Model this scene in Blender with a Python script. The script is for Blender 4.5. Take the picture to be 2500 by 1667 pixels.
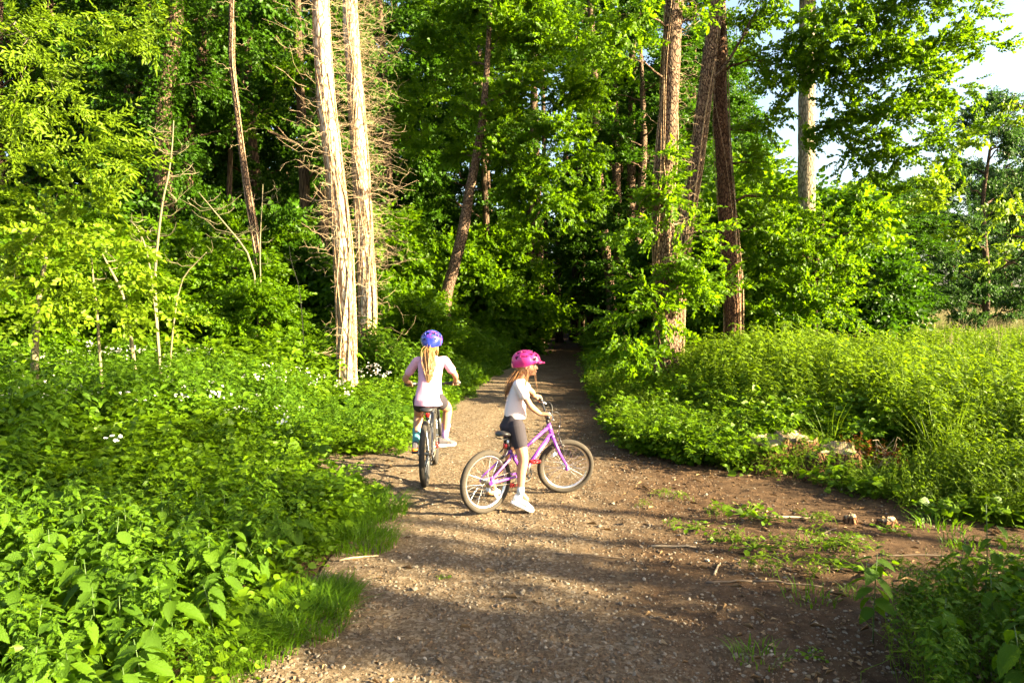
import bpy, math, random
import numpy as np
from mathutils import Vector, Matrix, Euler

for _o in list(bpy.data.objects):
    bpy.data.objects.remove(_o)
SC = bpy.context.scene
COL = SC.collection
R = math.radians
PI = math.pi

# ------------------------------------------------------------------ camera
F = 1667.0                       # focal length in pixels of a 2500 px wide picture (24 mm equivalent)
EYE = 1.64
PITCH = math.atan(78.5 / F)
cam_d = bpy.data.cameras.new('camera')
cam = bpy.data.objects.new('camera', cam_d)
COL.objects.link(cam)
SC.camera = cam
cam_d.sensor_width = 36.0
cam_d.lens = 36.0 * F / 2500.0
cam_d.clip_start = 0.05
cam_d.clip_end = 1500
cam.location = (0, 0, EYE)
cam.rotation_euler = (PI / 2 - PITCH, 0, 0)

# ------------------------------------------------------------------ light
SUN_AZ = R(108.0)                # clockwise from +Y: low evening sun from the right, a little behind the camera
SUN_EL = R(21.0)
SUNV = Vector((math.sin(SUN_AZ) * math.cos(SUN_EL), math.cos(SUN_AZ) * math.cos(SUN_EL), math.sin(SUN_EL)))
sun_d = bpy.data.lights.new('sun', 'SUN')
sun_d.energy = 5.0
sun_d.angle = R(0.55)
sun_d.color = (1.0, 0.84, 0.53)
sun = bpy.data.objects.new('sun', sun_d)
COL.objects.link(sun)
sun.location = (30, -10, 20)
sun.rotation_euler = (-SUNV).to_track_quat('-Z', 'Y').to_euler()
world = bpy.data.worlds.new('World')
SC.world = world
world.use_nodes = True
wn = world.node_tree.nodes
wl = world.node_tree.links
wn.clear()
sky = wn.new('ShaderNodeTexSky')
sky.sky_type = 'NISHITA'
sky.sun_disc = False
sky.sun_elevation = SUN_EL
sky.sun_rotation = SUN_AZ
sky.air_density = 1.0
sky.dust_density = 3.5
sky.ozone_density = 0.6
bg = wn.new('ShaderNodeBackground')
bg.inputs['Strength'].default_value = 0.052
wo = wn.new('ShaderNodeOutputWorld')
wl.new(sky.outputs[0], bg.inputs['Color'])
wl.new(bg.outputs[0], wo.inputs['Surface'])
SC.view_settings.view_transform = 'Standard'
SC.view_settings.look = 'None'
SC.view_settings.gamma = 1
SC.view_settings.exposure = 3.3
SC.view_settings.use_curve_mapping = False
SC.render.engine = 'CYCLES'
SC.cycles.max_bounces = 7
SC.cycles.diffuse_bounces = 4
SC.cycles.glossy_bounces = 2
SC.cycles.transmission_bounces = 5
SC.cycles.transparent_max_bounces = 4
SC.cycles.use_adaptive_sampling = True
SC.cycles.adaptive_threshold = 0.02
SC.cycles.use_denoising = True
SC.cycles.sample_clamp_indirect = 8

# ------------------------------------------------------------------ helpers
def W(px, py, d):
    """Point of the place that stands d metres down the path from the camera, seen in the 2500 px wide photograph at px, py."""
    a = (px - 1250.0) / F
    b = -(py - 833.5) / F
    c, s = math.cos(PITCH), math.sin(PITCH)
    dy, dz = c + b * s, b * c - s
    t = d / dy
    return np.array([a * t, d, EYE + dz * t])

def tag(o, label=None, cat=None, group=None, kind=None):
    if label: o['label'] = label
    if cat: o['category'] = cat
    if group: o['group'] = group
    if kind: o['kind'] = kind
    return o

def empty(name, loc=(0, 0, 0), rz=0.0, label=None, cat=None, group=None):
    o = bpy.data.objects.new(name, None)
    o.empty_display_size = 0.2
    COL.objects.link(o)
    o.location = loc
    o.rotation_euler = (0, 0, rz)
    return tag(o, label, cat, group)

def link(name, me, mat=None, parent=None, loc=None, rot=None, scale=None):
    o = bpy.data.objects.new(name, me)
    COL.objects.link(o)
    if mat is not None and not me.materials:
        me.materials.append(mat)
    if parent is not None: o.parent = parent
    if loc is not None: o.location = loc
    if rot is not None: o.rotation_euler = rot
    if scale is not None: o.scale = scale if hasattr(scale, '__len__') else (scale,) * 3
    return o

def mesh_np(name, V, Q=None, T=None, smooth=False, rnd=None):
    """Mesh from numpy arrays: vertices, quads, triangles; rnd is one random number per face."""
    V = np.asarray(V, dtype=np.float32)
    me = bpy.data.meshes.new(name)
    me.vertices.add(len(V))
    me.vertices.foreach_set('co', V.ravel())
    idx, tot = [], []
    if Q is not None and len(Q):
        Q = np.asarray(Q, dtype=np.int32); idx.append(Q.ravel()); tot.append(np.full(len(Q), 4, np.int32))
    if T is not None and len(T):
        T = np.asarray(T, dtype=np.int32); idx.append(T.ravel()); tot.append(np.full(len(T), 3, np.int32))
    idx = np.concatenate(idx); tot = np.concatenate(tot)
    start = np.concatenate([[0], np.cumsum(tot)[:-1]]).astype(np.int32)
    me.loops.add(len(idx))
    me.loops.foreach_set('vertex_index', idx)
    me.polygons.add(len(tot))
    me.polygons.foreach_set('loop_start', start)
    if smooth:
        me.polygons.foreach_set('use_smooth', np.ones(len(tot), dtype=bool))
    me.update(calc_edges=True)
    if rnd is not None:
        at = me.attributes.new('rnd', 'FLOAT', 'FACE')
        at.data.foreach_set('value', np.asarray(rnd, dtype=np.float32))
    return me

class MB:
    """Collects quads and triangles into one mesh."""
    def __init__(s):
        s.V, s.Q, s.T, s.n = [], [], [], 0
    def raw(s, V, Q=None, T=None):
        V = np.asarray(V, dtype=np.float64).reshape(-1, 3)
        s.V.append(V)
        if Q is not None and len(Q): s.Q.append(np.asarray(Q, dtype=np.int64) + s.n)
        if T is not None and len(T): s.T.append(np.asarray(T, dtype=np.int64) + s.n)
        s.n += len(V)
        return s
    def tube(s, P, rad, n=8, caps=True, flat=1.0, side=None):
        P = np.asarray(P, dtype=np.float64).reshape(-1, 3)
        k = len(P)
        rad = np.full(k, float(rad)) if np.isscalar(rad) else np.asarray(rad, dtype=np.float64)
        Tn = np.gradient(P, axis=0)
        Tn /= np.linalg.norm(Tn, axis=1)[:, None] + 1e-12
        a = Tn[0]
        ref = np.array(side if side is not None else ([0, 0, 1.0] if abs(a[2]) < 0.9 else [1.0, 0, 0]), dtype=float)
        u = ref - a * ref.dot(a); u /= np.linalg.norm(u)
        th = np.arange(n) * 2 * PI / n
        out = np.empty((k, n, 3))
        for i in range(k):
            u = u - Tn[i] * u.dot(Tn[i]); u /= np.linalg.norm(u) + 1e-12
            v = np.cross(Tn[i], u)
            out[i] = P[i] + rad[i] * (np.cos(th)[:, None] * u * 1.0 + np.sin(th)[:, None] * v * flat)
        V = out.reshape(-1, 3)
        i = np.arange(k - 1)[:, None] * n
        j = np.arange(n)[None, :]
        jn = (j + 1) % n
        Q = np.stack([i + j, i + jn, i + n + jn, i + n + j], -1).reshape(-1, 4)
        T = []
        if caps:
            V = np.vstack([V, P[0], P[-1]])
            c0, c1 = k * n, k * n + 1
            for q in range(n):
                T.append((c0, (q + 1) % n, q))
                T.append((c1, (k - 1) * n + q, (k - 1) * n + (q + 1) % n))
        return s.raw(V, Q, T)
    def ell(s, c, r, rot=None, nu=16, nv=10):
        r = np.ones(3) * np.asarray(r, dtype=float)
        th = np.linspace(0, PI, nv + 1)[1:-1]
        ph = np.arange(nu) * 2 * PI / nu
        V = np.stack([np.sin(th)[:, None] * np.cos(ph), np.sin(th)[:, None] * np.sin(ph), np.cos(th)[:, None] * np.ones(nu)], -1).reshape(-1, 3)
        V = np.vstack([V, [0, 0, 1], [0, 0, -1]]) * r
        if rot is not None: V = V @ np.array(Euler(rot).to_matrix()).T
        V = V + np.asarray(c, dtype=float)
        k = nv - 1
        i = np.arange(k - 1)[:, None] * nu
        j = np.arange(nu)[None, :]; jn = (j + 1) % nu
        Q = np.stack([i + j, i + nu + j, i + nu + jn, i + jn], -1).reshape(-1, 4)
        T = [(k * nu, q, (q + 1) % nu) for q in range(nu)] + [(k * nu + 1, (k - 1) * nu + (q + 1) % nu, (k - 1) * nu + q) for q in range(nu)]
        return s.raw(V, Q, T)
    def cap(s, p0, p1, r0, r1, n=14, flat=1.0, side=None):
        """Tapered limb with round ends."""
        p0 = np.asarray(p0, float); p1 = np.asarray(p1, float)
        d = p1 - p0; L = np.linalg.norm(d); d = d / (L + 1e-9)
        P, r = [], []
        for a in (85, 60, 35, 12):
            P.append(p0 - d * r0 * math.sin(R(a))); r.append(r0 * math.cos(R(a)))
        for t in (0.25, 0.5, 0.75):
            P.append(p0 + d * L * t); r.append(r0 + (r1 - r0) * t)
        for a in (12, 35, 60, 85):
            P.append(p1 + d * r1 * math.sin(R(a))); r.append(r1 * math.cos(R(a)))
        return s.tube(P, r, n, True, flat, side)
    def box(s, c, size, rot=None):
        V = np.array([(x, y, z) for x in (-.5, .5) for y in (-.5, .5) for z in (-.5, .5)]) * np.asarray(size, float)
        if rot is not None: V = V @ np.array(Euler(rot).to_matrix()).T
        V = V + np.asarray(c, float)
        Q = [(0, 1, 3, 2), (4, 6, 7, 5), (0, 4, 5, 1), (2, 3, 7, 6), (0, 2, 6, 4), (1, 5, 7, 3)]
        return s.raw(V, Q)
    def loft(s, rings, caps=True):
        """rings: list of (n,3) arrays."""
        k, n = len(rings), len(rings[0])
        V = np.vstack(rings)
        i = np.arange(k - 1)[:, None] * n
        j = np.arange(n)[None, :]; jn = (j + 1) % n
        Q = np.stack([i + j, i + jn, i + n + jn, i + n + j], -1).reshape(-1, 4)
        T = []
        if caps:
            V = np.vstack([V, rings[0].mean(0), rings[-1].mean(0)])
            for q in range(n):
                T.append((k * n, (q + 1) % n, q))
                T.append((k * n + 1, (k - 1) * n + q, (k - 1) * n + (q + 1) % n))
        return s.raw(V, Q, T)
    def mesh(s, name, smooth=True):
        return mesh_np(name, np.vstack(s.V), np.vstack(s.Q) if s.Q else None, np.vstack(s.T) if s.T else None, smooth)
    def build(s, name, mat, parent=None, smooth=True, loc=None):
        return link(name, s.mesh(name, smooth), mat, parent, loc)

def bake(o, mods):
    """Apply modifiers given as (type, {settings}) and keep the result as the object's own mesh."""
    for t, kw in mods:
        m = o.modifiers.new(t.lower(), t)
        for k, v in kw.items(): setattr(m, k, v)
    bpy.context.view_layer.update()
    dg = bpy.context.evaluated_depsgraph_get()
    me = bpy.data.meshes.new_from_object(o.evaluated_get(dg), depsgraph=dg)
    old = o.data
    o.modifiers.clear()
    mats = list(old.materials)
    me.name = o.name
    o.data = me
    me.materials.clear()
    for m in mats: me.materials.append(m)
    me.polygons.foreach_set('use_smooth', np.ones(len(me.polygons), dtype=bool))
    bpy.data.meshes.remove(old)
    return o

def hash2(i, j, seed):
    h = (i.astype(np.int64) * 374761393 + j.astype(np.int64) * 668265263 + seed * 974634777) & 0xffffffff
    h = ((h ^ (h >> 13)) * 1274126177) & 0xffffffff
    h = h ^ (h >> 16)
    return (h & 0xffff) / 65535.0

def vnoise(x, y, s=1.0, seed=0):
    x = np.asarray(x, float) / s; y = np.asarray(y, float) / s
    i = np.floor(x); j = np.floor(y)
    fx = x - i; fy = y - j
    fx = fx * fx * (3 - 2 * fx); fy = fy * fy * (3 - 2 * fy)
    i = i.astype(np.int64); j = j.astype(np.int64)
    a = hash2(i, j, seed); b = hash2(i + 1, j, seed); c = hash2(i, j + 1, seed); d = hash2(i + 1, j + 1, seed)
    return (a * (1 - fx) + b * fx) * (1 - fy) + (c * (1 - fx) + d * fx) * fy

# ------------------------------------------------------------------ materials
def newmat(name):
    m = bpy.data.materials.new(name)
    m.use_nodes = True
    nt = m.node_tree
    nt.nodes.clear()
    out = nt.nodes.new('ShaderNodeOutputMaterial')
    return m, nt, out

def plain(name, col, rough=0.6, metal=0.0, spec=0.5, noise=0.12, nscale=60.0, bump=0.0, bscale=300.0, coat=0.0, sss=0.0):
    m, nt, out = newmat(name)
    N, L = nt.nodes, nt.links
    p = N.new('ShaderNodeBsdfPrincipled')
    p.inputs['Roughness'].default_value = rough
    p.inputs['Metallic'].default_value = metal
    p.inputs['Specular IOR Level'].default_value = spec
    p.inputs['Coat Weight'].default_value = coat
    if sss:
        p.inputs['Subsurface Weight'].default_value = sss
        p.inputs['Subsurface Radius'].default_value = (0.01, 0.004, 0.002)
        p.inputs['Subsurface Scale'].default_value = 0.6
    tc = N.new('ShaderNodeTexCoord')
    nz = N.new('ShaderNodeTexNoise'); nz.inputs['Scale'].default_value = nscale; nz.inputs['Detail'].default_value = 4
    L.new(tc.outputs['Object'], nz.inputs['Vector'])
    mx = N.new('ShaderNodeMix'); mx.data_type = 'RGBA'
    mx.inputs[6].default_value = (*[c * (1 - noise) for c in col], 1)
    mx.inputs[7].default_value = (*[min(1, c * (1 + noise)) for c in col], 1)
    L.new(nz.outputs['Fac'], mx.inputs[0]); L.new(mx.outputs[2], p.inputs['Base Color'])
    if bump:
        nb = N.new('ShaderNodeTexNoise'); nb.inputs['Scale'].default_value = bscale; nb.inputs['Detail'].default_value = 3
        L.new(tc.outputs['Object'], nb.inputs['Vector'])
        b = N.new('ShaderNodeBump'); b.inputs['Strength'].default_value = bump; b.inputs['Distance'].default_value = 0.004
        L.new(nb.outputs['Fac'], b.inputs['Height']); L.new(b.outputs[0], p.inputs['Normal'])
    L.new(p.outputs[0], out.inputs['Surface'])
    return m

def leafmat(name, dark, light, trans, tw=0.42, rough=0.45, big=3.0, veins=False):
    """Leaf: colour varies per leaf (face attribute), per instance and slowly through the plant; light passes through."""
    m, nt, out = newmat(name)
    N, L = nt.nodes, nt.links
    at = N.new('ShaderNodeAttribute'); at.attribute_name = 'rnd'
    oi = N.new('ShaderNodeObjectInfo')
    geo = N.new('ShaderNodeNewGeometry')
    nz = N.new('ShaderNodeTexNoise'); nz.inputs['Scale'].default_value = 1.0 / big; nz.inputs['Detail'].default_value = 2
    L.new(geo.outputs['Position'], nz.inputs['Vector'])
    a = N.new('ShaderNodeMath'); a.operation = 'MULTIPLY_ADD'; a.inputs[1].default_value = 0.55; a.inputs[2].default_value = -0.12
    L.new(at.outputs['Fac'], a.inputs[0])
    b = N.new('ShaderNodeMath'); b.operation = 'MULTIPLY_ADD'; b.inputs[1].default_value = 0.22
    L.new(oi.outputs['Random'], b.inputs[0]); L.new(a.outputs[0], b.inputs[2])
    c = N.new('ShaderNodeMath'); c.operation = 'MULTIPLY_ADD'; c.inputs[1].default_value = 0.5; c.use_clamp = True
    L.new(nz.outputs['Fac'], c.inputs[0]); L.new(b.outputs[0], c.inputs[2])
    mx = N.new('ShaderNodeMix'); mx.data_type = 'RGBA'
    mx.inputs[6].default_value = (*dark, 1); mx.inputs[7].default_value = (*light, 1)
    L.new(c.outputs[0], mx.inputs[0])
    p = N.new('ShaderNodeBsdfPrincipled')
    p.inputs['Roughness'].default_value = rough
    p.inputs['Specular IOR Level'].default_value = 0.14
    L.new(mx.outputs[2], p.inputs['Base Color'])
    if veins:
        tc = N.new('ShaderNodeTexCoord')
        wv = N.new('ShaderNodeTexNoise'); wv.inputs['Scale'].default_value = 26; wv.inputs['Detail'].default_value = 2
        L.new(tc.outputs['Object'], wv.inputs['Vector'])
        bm = N.new('ShaderNodeBump'); bm.inputs['Strength'].default_value = 0.5; bm.inputs['Distance'].default_value = 0.02
        L.new(wv.outputs['Fac'], bm.inputs['Height']); L.new(bm.outputs[0], p.inputs['Normal'])
    t = N.new('ShaderNodeBsdfTranslucent')
    mt = N.new('ShaderNodeMix'); mt.data_type = 'RGBA'
    mt.inputs[6].default_value = (*[x * 0.6 for x in trans], 1); mt.inputs[7].default_value = (*trans, 1)
    L.new(c.outputs[0], mt.inputs[0]); L.new(mt.outputs[2], t.inputs['Color'])
    ms = N.new('ShaderNodeMixShader'); ms.inputs[0].default_value = tw
    L.new(p.outputs[0], ms.inputs[1]); L.new(t.outputs[0], ms.inputs[2])
    L.new(ms.outputs[0], out.inputs['Surface'])
    return m

def barkmat(name, dark, light, stretch=0.12, scale=14.0, bump=0.9, dist=0.03):
    m, nt, out = newmat(name)
    N, L = nt.nodes, nt.links
    tc = N.new('ShaderNodeTexCoord')
    mp = N.new('ShaderNodeMapping'); mp.inputs['Scale'].default_value = (1, 1, stretch)
    L.new(tc.outputs['Object'], mp.inputs['Vector'])
    nz = N.new('ShaderNodeTexNoise'); nz.inputs['Scale'].default_value = scale; nz.inputs['Detail'].default_value = 6; nz.inputs['Roughness'].default_value = 0.65
    L.new(mp.outputs[0], nz.inputs['Vector'])
    vo = N.new('ShaderNodeTexVoronoi'); vo.feature = 'DISTANCE_TO_EDGE'; vo.inputs['Scale'].default_value = scale * 1.4
    L.new(mp.outputs[0], vo.inputs['Vector'])
    cr = N.new('ShaderNodeMapRange'); cr.inputs[1].default_value = 0.0; cr.inputs[2].default_value = 0.18
    L.new(vo.outputs['Distance'], cr.inputs[0])
    mul = N.new('ShaderNodeMath'); mul.operation = 'MULTIPLY'
    L.new(nz.outputs['Fac'], mul.inputs[0]); L.new(cr.outputs[0], mul.inputs[1])
    rg = N.new('ShaderNodeMapRange'); rg.inputs[1].default_value = 0.1; rg.inputs[2].default_value = 0.6
    L.new(mul.outputs[0], rg.inputs[0])
    mx = N.new('ShaderNodeMix'); mx.data_type = 'RGBA'
    mx.inputs[6].default_value = (*dark, 1); mx.inputs[7].default_value = (*light, 1)
    L.new(rg.outputs[0], mx.inputs[0])
    p = N.new('ShaderNodeBsdfPrincipled'); p.inputs['Roughness'].default_value = 0.9; p.inputs['Specular IOR Level'].default_value = 0.15
    L.new(mx.outputs[2], p.inputs['Base Color'])
    b = N.new('ShaderNodeBump'); b.inputs['Strength'].default_value = bump; b.inputs['Distance'].default_value = dist
    L.new(mul.outputs[0], b.inputs['Height']); L.new(b.outputs[0], p.inputs['Normal'])
    L.new(p.outputs[0], out.inputs['Surface'])
    return m

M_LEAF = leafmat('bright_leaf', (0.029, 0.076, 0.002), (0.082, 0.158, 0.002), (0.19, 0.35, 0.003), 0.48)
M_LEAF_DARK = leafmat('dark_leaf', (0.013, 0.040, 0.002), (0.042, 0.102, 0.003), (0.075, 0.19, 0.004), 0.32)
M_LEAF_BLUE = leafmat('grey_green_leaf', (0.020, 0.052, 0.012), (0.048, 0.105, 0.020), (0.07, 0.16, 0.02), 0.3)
M_LEAF_YEL = leafmat('yellow_green_leaf', (0.060, 0.112, 0.004), (0.122, 0.186, 0.006), (0.25, 0.39, 0.008))
M_NETTLE = leafmat('nettle_leaf', (0.030, 0.076, 0.004), (0.082, 0.158, 0.005), (0.175, 0.34, 0.006), 0.35, 0.5, 2.0, True)
M_UNDER = leafmat('undergrowth_leaf', (0.040, 0.092, 0.002), (0.102, 0.174, 0.003), (0.21, 0.38, 0.004), 0.36, 0.45, 1.2)
M_MEADOW = leafmat('meadow_leaf', (0.050, 0.104, 0.004), (0.122, 0.184, 0.006), (0.235, 0.37, 0.007), 0.4, 0.5, 2.2)
M_GRASS = leafmat('grass_blade', (0.030, 0.080, 0.003), (0.086, 0.158, 0.004), (0.17, 0.34, 0.006), 0.35, 0.5, 0.8)
M_SEED = leafmat('seed_head', (0.26, 0.22, 0.11), (0.42, 0.36, 0.20), (0.3, 0.26, 0.13), 0.25, 0.8)
M_RUST = leafmat('withered_leaf', (0.12, 0.035, 0.008), (0.25, 0.08, 0.015), (0.3, 0.09, 0.01), 0.3, 0.7)
M_LITTER = leafmat('dead_leaf', (0.10, 0.055, 0.025), (0.34, 0.23, 0.12), (0.2, 0.12, 0.05), 0.12, 0.8, 0.3)
M_PETAL = leafmat('white_petal', (0.62, 0.60, 0.55), (0.8, 0.78, 0.74), (0.6, 0.58, 0.5), 0.25, 0.7)
M_STEM = plain('green_stem', (0.05, 0.09, 0.015), 0.6, noise=0.3, nscale=8)
M_STEM_PALE = plain('pale_dead_stem', (0.135, 0.115, 0.055), 0.7, noise=0.35, nscale=6)
M_TWIG = plain('dead_ivy_twig', (0.36, 0.26, 0.15), 0.85, noise=0.4, nscale=5)
M_TWIG_DARK = plain('dark_twig', (0.10, 0.07, 0.045), 0.9, noise=0.3, nscale=6)
M_BARK_PALE = barkmat('pale_peeling_bark', (0.24, 0.15, 0.085), (0.66, 0.54, 0.40), 0.38, 9, 0.8, 0.03)
M_BARK_BROWN = barkmat('brown_stringy_bark', (0.036, 0.020, 0.012), (0.235, 0.155, 0.098), 0.35, 20, 1.0, 0.035)
M_BARK_RED = barkmat('shade_toned_red_bark', (0.028, 0.013, 0.008), (0.16, 0.082, 0.042), 0.35, 20, 1.0, 0.03)  # reddish bark, coloured darker to paint in the shade patches on the trunk
M_BARK_GREY = barkmat('grey_ridged_bark', (0.10, 0.085, 0.055), (0.34, 0.28, 0.19), 0.22, 18, 0.9, 0.03)
M_BARK_DARK = barkmat('dark_bark', (0.035, 0.022, 0.014), (0.13, 0.085, 0.05), 0.12, 12, 0.8, 0.03)
M_VINE = barkmat('dead_ivy_stem', (0.16, 0.09, 0.045), (0.42, 0.31, 0.19), 0.3, 30, 0.7, 0.01)
# ------------------------------------------------------------------ the ground and the path
YL = np.array([-6, 0, 3, 4.2, 5.0, 5.5, 6.3, 7.9, 9.3, 11.2, 14, 19, 25, 29, 35, 42, 60, 90.])
XL = np.array([-1.2, -1.2, -1.17, -1.17, -1.12, -1.03, -1.30, -1.25, -1.12, -.94, -.71, -.2, .5, 1.0, 2.0, 3.4, 8.0, 18])
YR = np.array([-6, 3.6, 3.9, 4.93, 5.05, 5.3, 6.14, 6.67, 6.95, 7.2, 7.9, 9.3, 11.2, 14, 19, 29, 35, 42, 60, 90.])
XR = np.array([9, 9, 9, 9, 3.7, 3.2, 2.95, 2.4, 1.9, 1.55, 1.36, 1.36, 1.5, 1.7, 2.0, 2.75, 3.7, 5.2, 10, 20])
def xl(y): return np.interp(y, YL, XL)
def xr(y): return np.interp(y, YR, XR)
def sstep(a, b, x):
    t = np.clip((np.asarray(x, float) - a) / (b - a), 0, 1)
    return t * t * (3 - 2 * t)
def gz(x, y):
    x = np.asarray(x, float); y = np.asarray(y, float)
    left = np.maximum(xl(y) - x, 0)
    z = 0.34 * sstep(0.3, 7, left) * sstep(3, 9, y)
    right = np.maximum(x - xr(y), 0)
    z = z + 0.10 * sstep(0.2, 3, right) * sstep(5.5, 8, y)
    z = z + .62 * sstep(26, 58, y) * sstep(6, 16, x - (y - 26) * .12)
    near = 1 - sstep(40, 90, np.hypot(x, y))
    z = z + near * (0.05 * (vnoise(x, y, 2.3, 1) - .5) + 0.02 * (vnoise(x, y, 0.7, 2) - .5))
    return z
def micro(x, y):
    w = 1 - 0.6 * sstep(8, 14, y)
    xc = np.clip(.5 * (xl(y) + np.minimum(xr(y), xl(y) + 2.9)), -9, 40)
    rut = -.014 * (np.exp(-((x - xc + .42) / .13) ** 2) + np.exp(-((x - xc - .36) / .15) ** 2)) * (.5 + vnoise(x, y, .9, 6))
    return rut + w * (0.016 * (vnoise(x, y, .22, 3) - .5) + 0.012 * (vnoise(x, y, .09, 4) - .5) + 0.009 * (vnoise(x, y, .045, 5) - .5))

def soilmat(name, near_grey):
    m, nt, out = newmat(name)
    N, L = nt.nodes, nt.links
    geo = N.new('ShaderNodeNewGeometry')
    def noise(sc, det=5, ro=0.6):
        n = N.new('ShaderNodeTexNoise'); n.inputs['Scale'].default_value = sc; n.inputs['Detail'].default_value = det; n.inputs['Roughness'].default_value = ro
        L.new(geo.outputs['Position'], n.inputs['Vector']); return n
    def ramp(src, a, b):
        r = N.new('ShaderNodeMapRange'); r.inputs[1].default_value = a; r.inputs[2].default_value = b
        L.new(src, r.inputs[0]); return r.outputs[0]
    def mix(f, c0, c1):
        x = N.new('ShaderNodeMix'); x.data_type = 'RGBA'; L.new(f, x.inputs[0])
        for s, c in ((6, c0), (7, c1)):
            if isinstance(c, tuple): x.inputs[s].default_value = (*c, 1)
            else: L.new(c, x.inputs[s])
        return x.outputs[2]
    big = noise(1.7, 5); mid = noise(9, 6, .7); fine = noise(70, 5, .75)
    soil = mix(ramp(mid.outputs['Fac'], .3, .7), (0.030, 0.0165, 0.0085), (0.105, 0.062, 0.032))
    grit = mix(ramp(fine.outputs['Fac'], .35, .65), (0.056, 0.039, 0.023), (0.160, 0.114, 0.068))
    vor = N.new('ShaderNodeTexVoronoi'); vor.inputs['Scale'].default_value = 45
    L.new(geo.outputs['Position'], vor.inputs['Vector'])
    sep = N.new('ShaderNodeSeparateColor'); L.new(vor.outputs['Color'], sep.inputs[0])
    grit2 = mix(ramp(sep.outputs[0], .5, 1.0), grit, (0.20, 0.155, 0.104))
    # gravel lies on the trodden middle of the path and thins out towards the bare soil at its right
    pos = N.new('ShaderNodeSeparateXYZ'); L.new(geo.outputs['Position'], pos.inputs[0])
    g = ramp(pos.outputs['X'], 1.55, -0.1)
    ad = N.new('ShaderNodeMath'); ad.operation = 'MULTIPLY_ADD'; ad.inputs[1].default_value = 0.9
    L.new(big.outputs['Fac'], ad.inputs[0])
    ad2 = N.new('ShaderNodeMath'); ad2.operation = 'MULTIPLY_ADD'; ad2.inputs[1].default_value = 0.55; ad2.inputs[2].default_value = near_grey
    L.new(g, ad2.inputs[0]); L.new(ad2.outputs[0], ad.inputs[2])
    fac = ramp(ad.outputs[0], .50, .92)
    col = mix(fac, soil, grit2)
    p = N.new('ShaderNodeBsdfPrincipled'); p.inputs['Roughness'].default_value = 0.95; p.inputs['Specular IOR Level'].default_value = 0.1
    L.new(col, p.inputs['Base Color'])
    hs = N.new('ShaderNodeMath'); hs.operation = 'ADD'; L.new(mid.outputs['Fac'], hs.inputs[0]); L.new(fine.outputs['Fac'], hs.inputs[1])
    b = N.new('ShaderNodeBump'); b.inputs['Strength'].default_value = 0.9; b.inputs['Distance'].default_value = 0.02
    L.new(hs.outputs[0], b.inputs['Height']); L.new(b.outputs[0], p.inputs['Normal'])
    L.new(p.outputs[0], out.inputs['Surface'])
    return m
M_PATH = soilmat('gravel_path', 0.0)
M_SOIL = soilmat('leaf_mould', -0.5)

def grid_mesh(name, xs, ys, zf, keep=None):
    X, Y = np.meshgrid(xs, ys)
    V = np.stack([X, Y, zf(X, Y)], -1).reshape(-1, 3)
    nx = len(xs)
    i, j = np.meshgrid(np.arange(len(ys) - 1), np.arange(nx - 1), indexing='ij')
    q = np.stack([i * nx + j, i * nx + j + 1, (i + 1) * nx + j + 1, (i + 1) * nx + j], -1).reshape(-1, 4)
    if keep is not None:
        cx = (xs[:-1] + xs[1:]) / 2; cy = (ys[:-1] + ys[1:]) / 2
        CX, CY = np.meshgrid(cx, cy)
        q = q[keep(CX, CY).ravel()]
        used = np.unique(q); rm = np.zeros(len(V), int); rm[used] = np.arange(len(used)); V = V[used]; q = rm[q]
    return V, q
gx = np.concatenate([[-400, -200, -100, -60, -40], np.arange(-30, 30.1, .5), [40, 60, 100, 200, 400]])
gy = np.concatenate([[-150, -60, -20, -10], np.arange(-5, 45.1, .5), [50, 60, 75, 100, 150, 300, 500]])
V, Q = grid_mesh('ground', gx, gy, lambda x, y: gz(x, y) - 0.012 - .04 * ((x > xl(y) + .25) & (x < xr(y) - .25)))
tag(link('ground', mesh_np('ground', V, Q, smooth=True), M_SOIL), 'dark leaf-strewn soil under the plants on both sides of the path', kind='structure')

BARE = [(-1.55, 7.2, .42), (-1.75, 6.35, .33), (-1.5, 6.7, .3)]       # trampled bare patches beside the path
def on_path(x, y):
    e = 0.10 * (vnoise(x, y, .35, 11) - .5) + 0.22 * (vnoise(x, y, 1.1, 12) - .5)
    k = (x > xl(y) - 0.12 + e) & (x < xr(y) + 0.18 + e)
    for a, b, r in BARE: k |= ((x - a) ** 2 / 2.6 + (y - b) ** 2) * (1 + 2 * e) < (r + .12 + e * .5) ** 2
    return k
mb = MB()
zp = lambda x, y: gz(x, y) + micro(x, y)
for xs, ys in ((np.arange(-2.58, 3.6, .026), np.arange(2.3, 8.0, .026)), (np.arange(3.574, 9, .12), np.arange(2.3, 8.0, .12)),
               (np.arange(-2, 3, .08), np.arange(7.974, 20, .08)), (np.arange(-1, 30, .3), np.arange(19.9, 90, .3)),
               (np.arange(-2, 9, .3), np.arange(-6, 2.4, .3))):
    V, Q = grid_mesh('path', xs, ys, zp, on_path)
    mb.raw(V, Q)
PATH = mb.build('path', M_PATH)
tag(PATH, 'trodden gravel and earth path running from the camera into the wood', kind='structure')
# ------------------------------------------------------------------ leaves, sprays and plants
rng = np.random.default_rng(7)

def leaf_quads(w=0.6, fold=0.12, droop=0.12, round_=0.6):
    """Leaf of length 1 along +x, folded on its midrib: six vertices, two quads."""
    V = np.array([[0, 0, 0], [0.32, -w / 2, fold], [0.32 + 0.42 * round_, -w / 2 * (0.55 + .4 * round_), fold - droop * .5],
                  [1, 0, -droop], [0.32 + 0.42 * round_, w / 2 * (0.55 + .4 * round_), fold - droop * .5], [0.32, w / 2, fold]])
    return V, np.array([[0, 1, 2, 3], [0, 3, 4, 5]])

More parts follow.
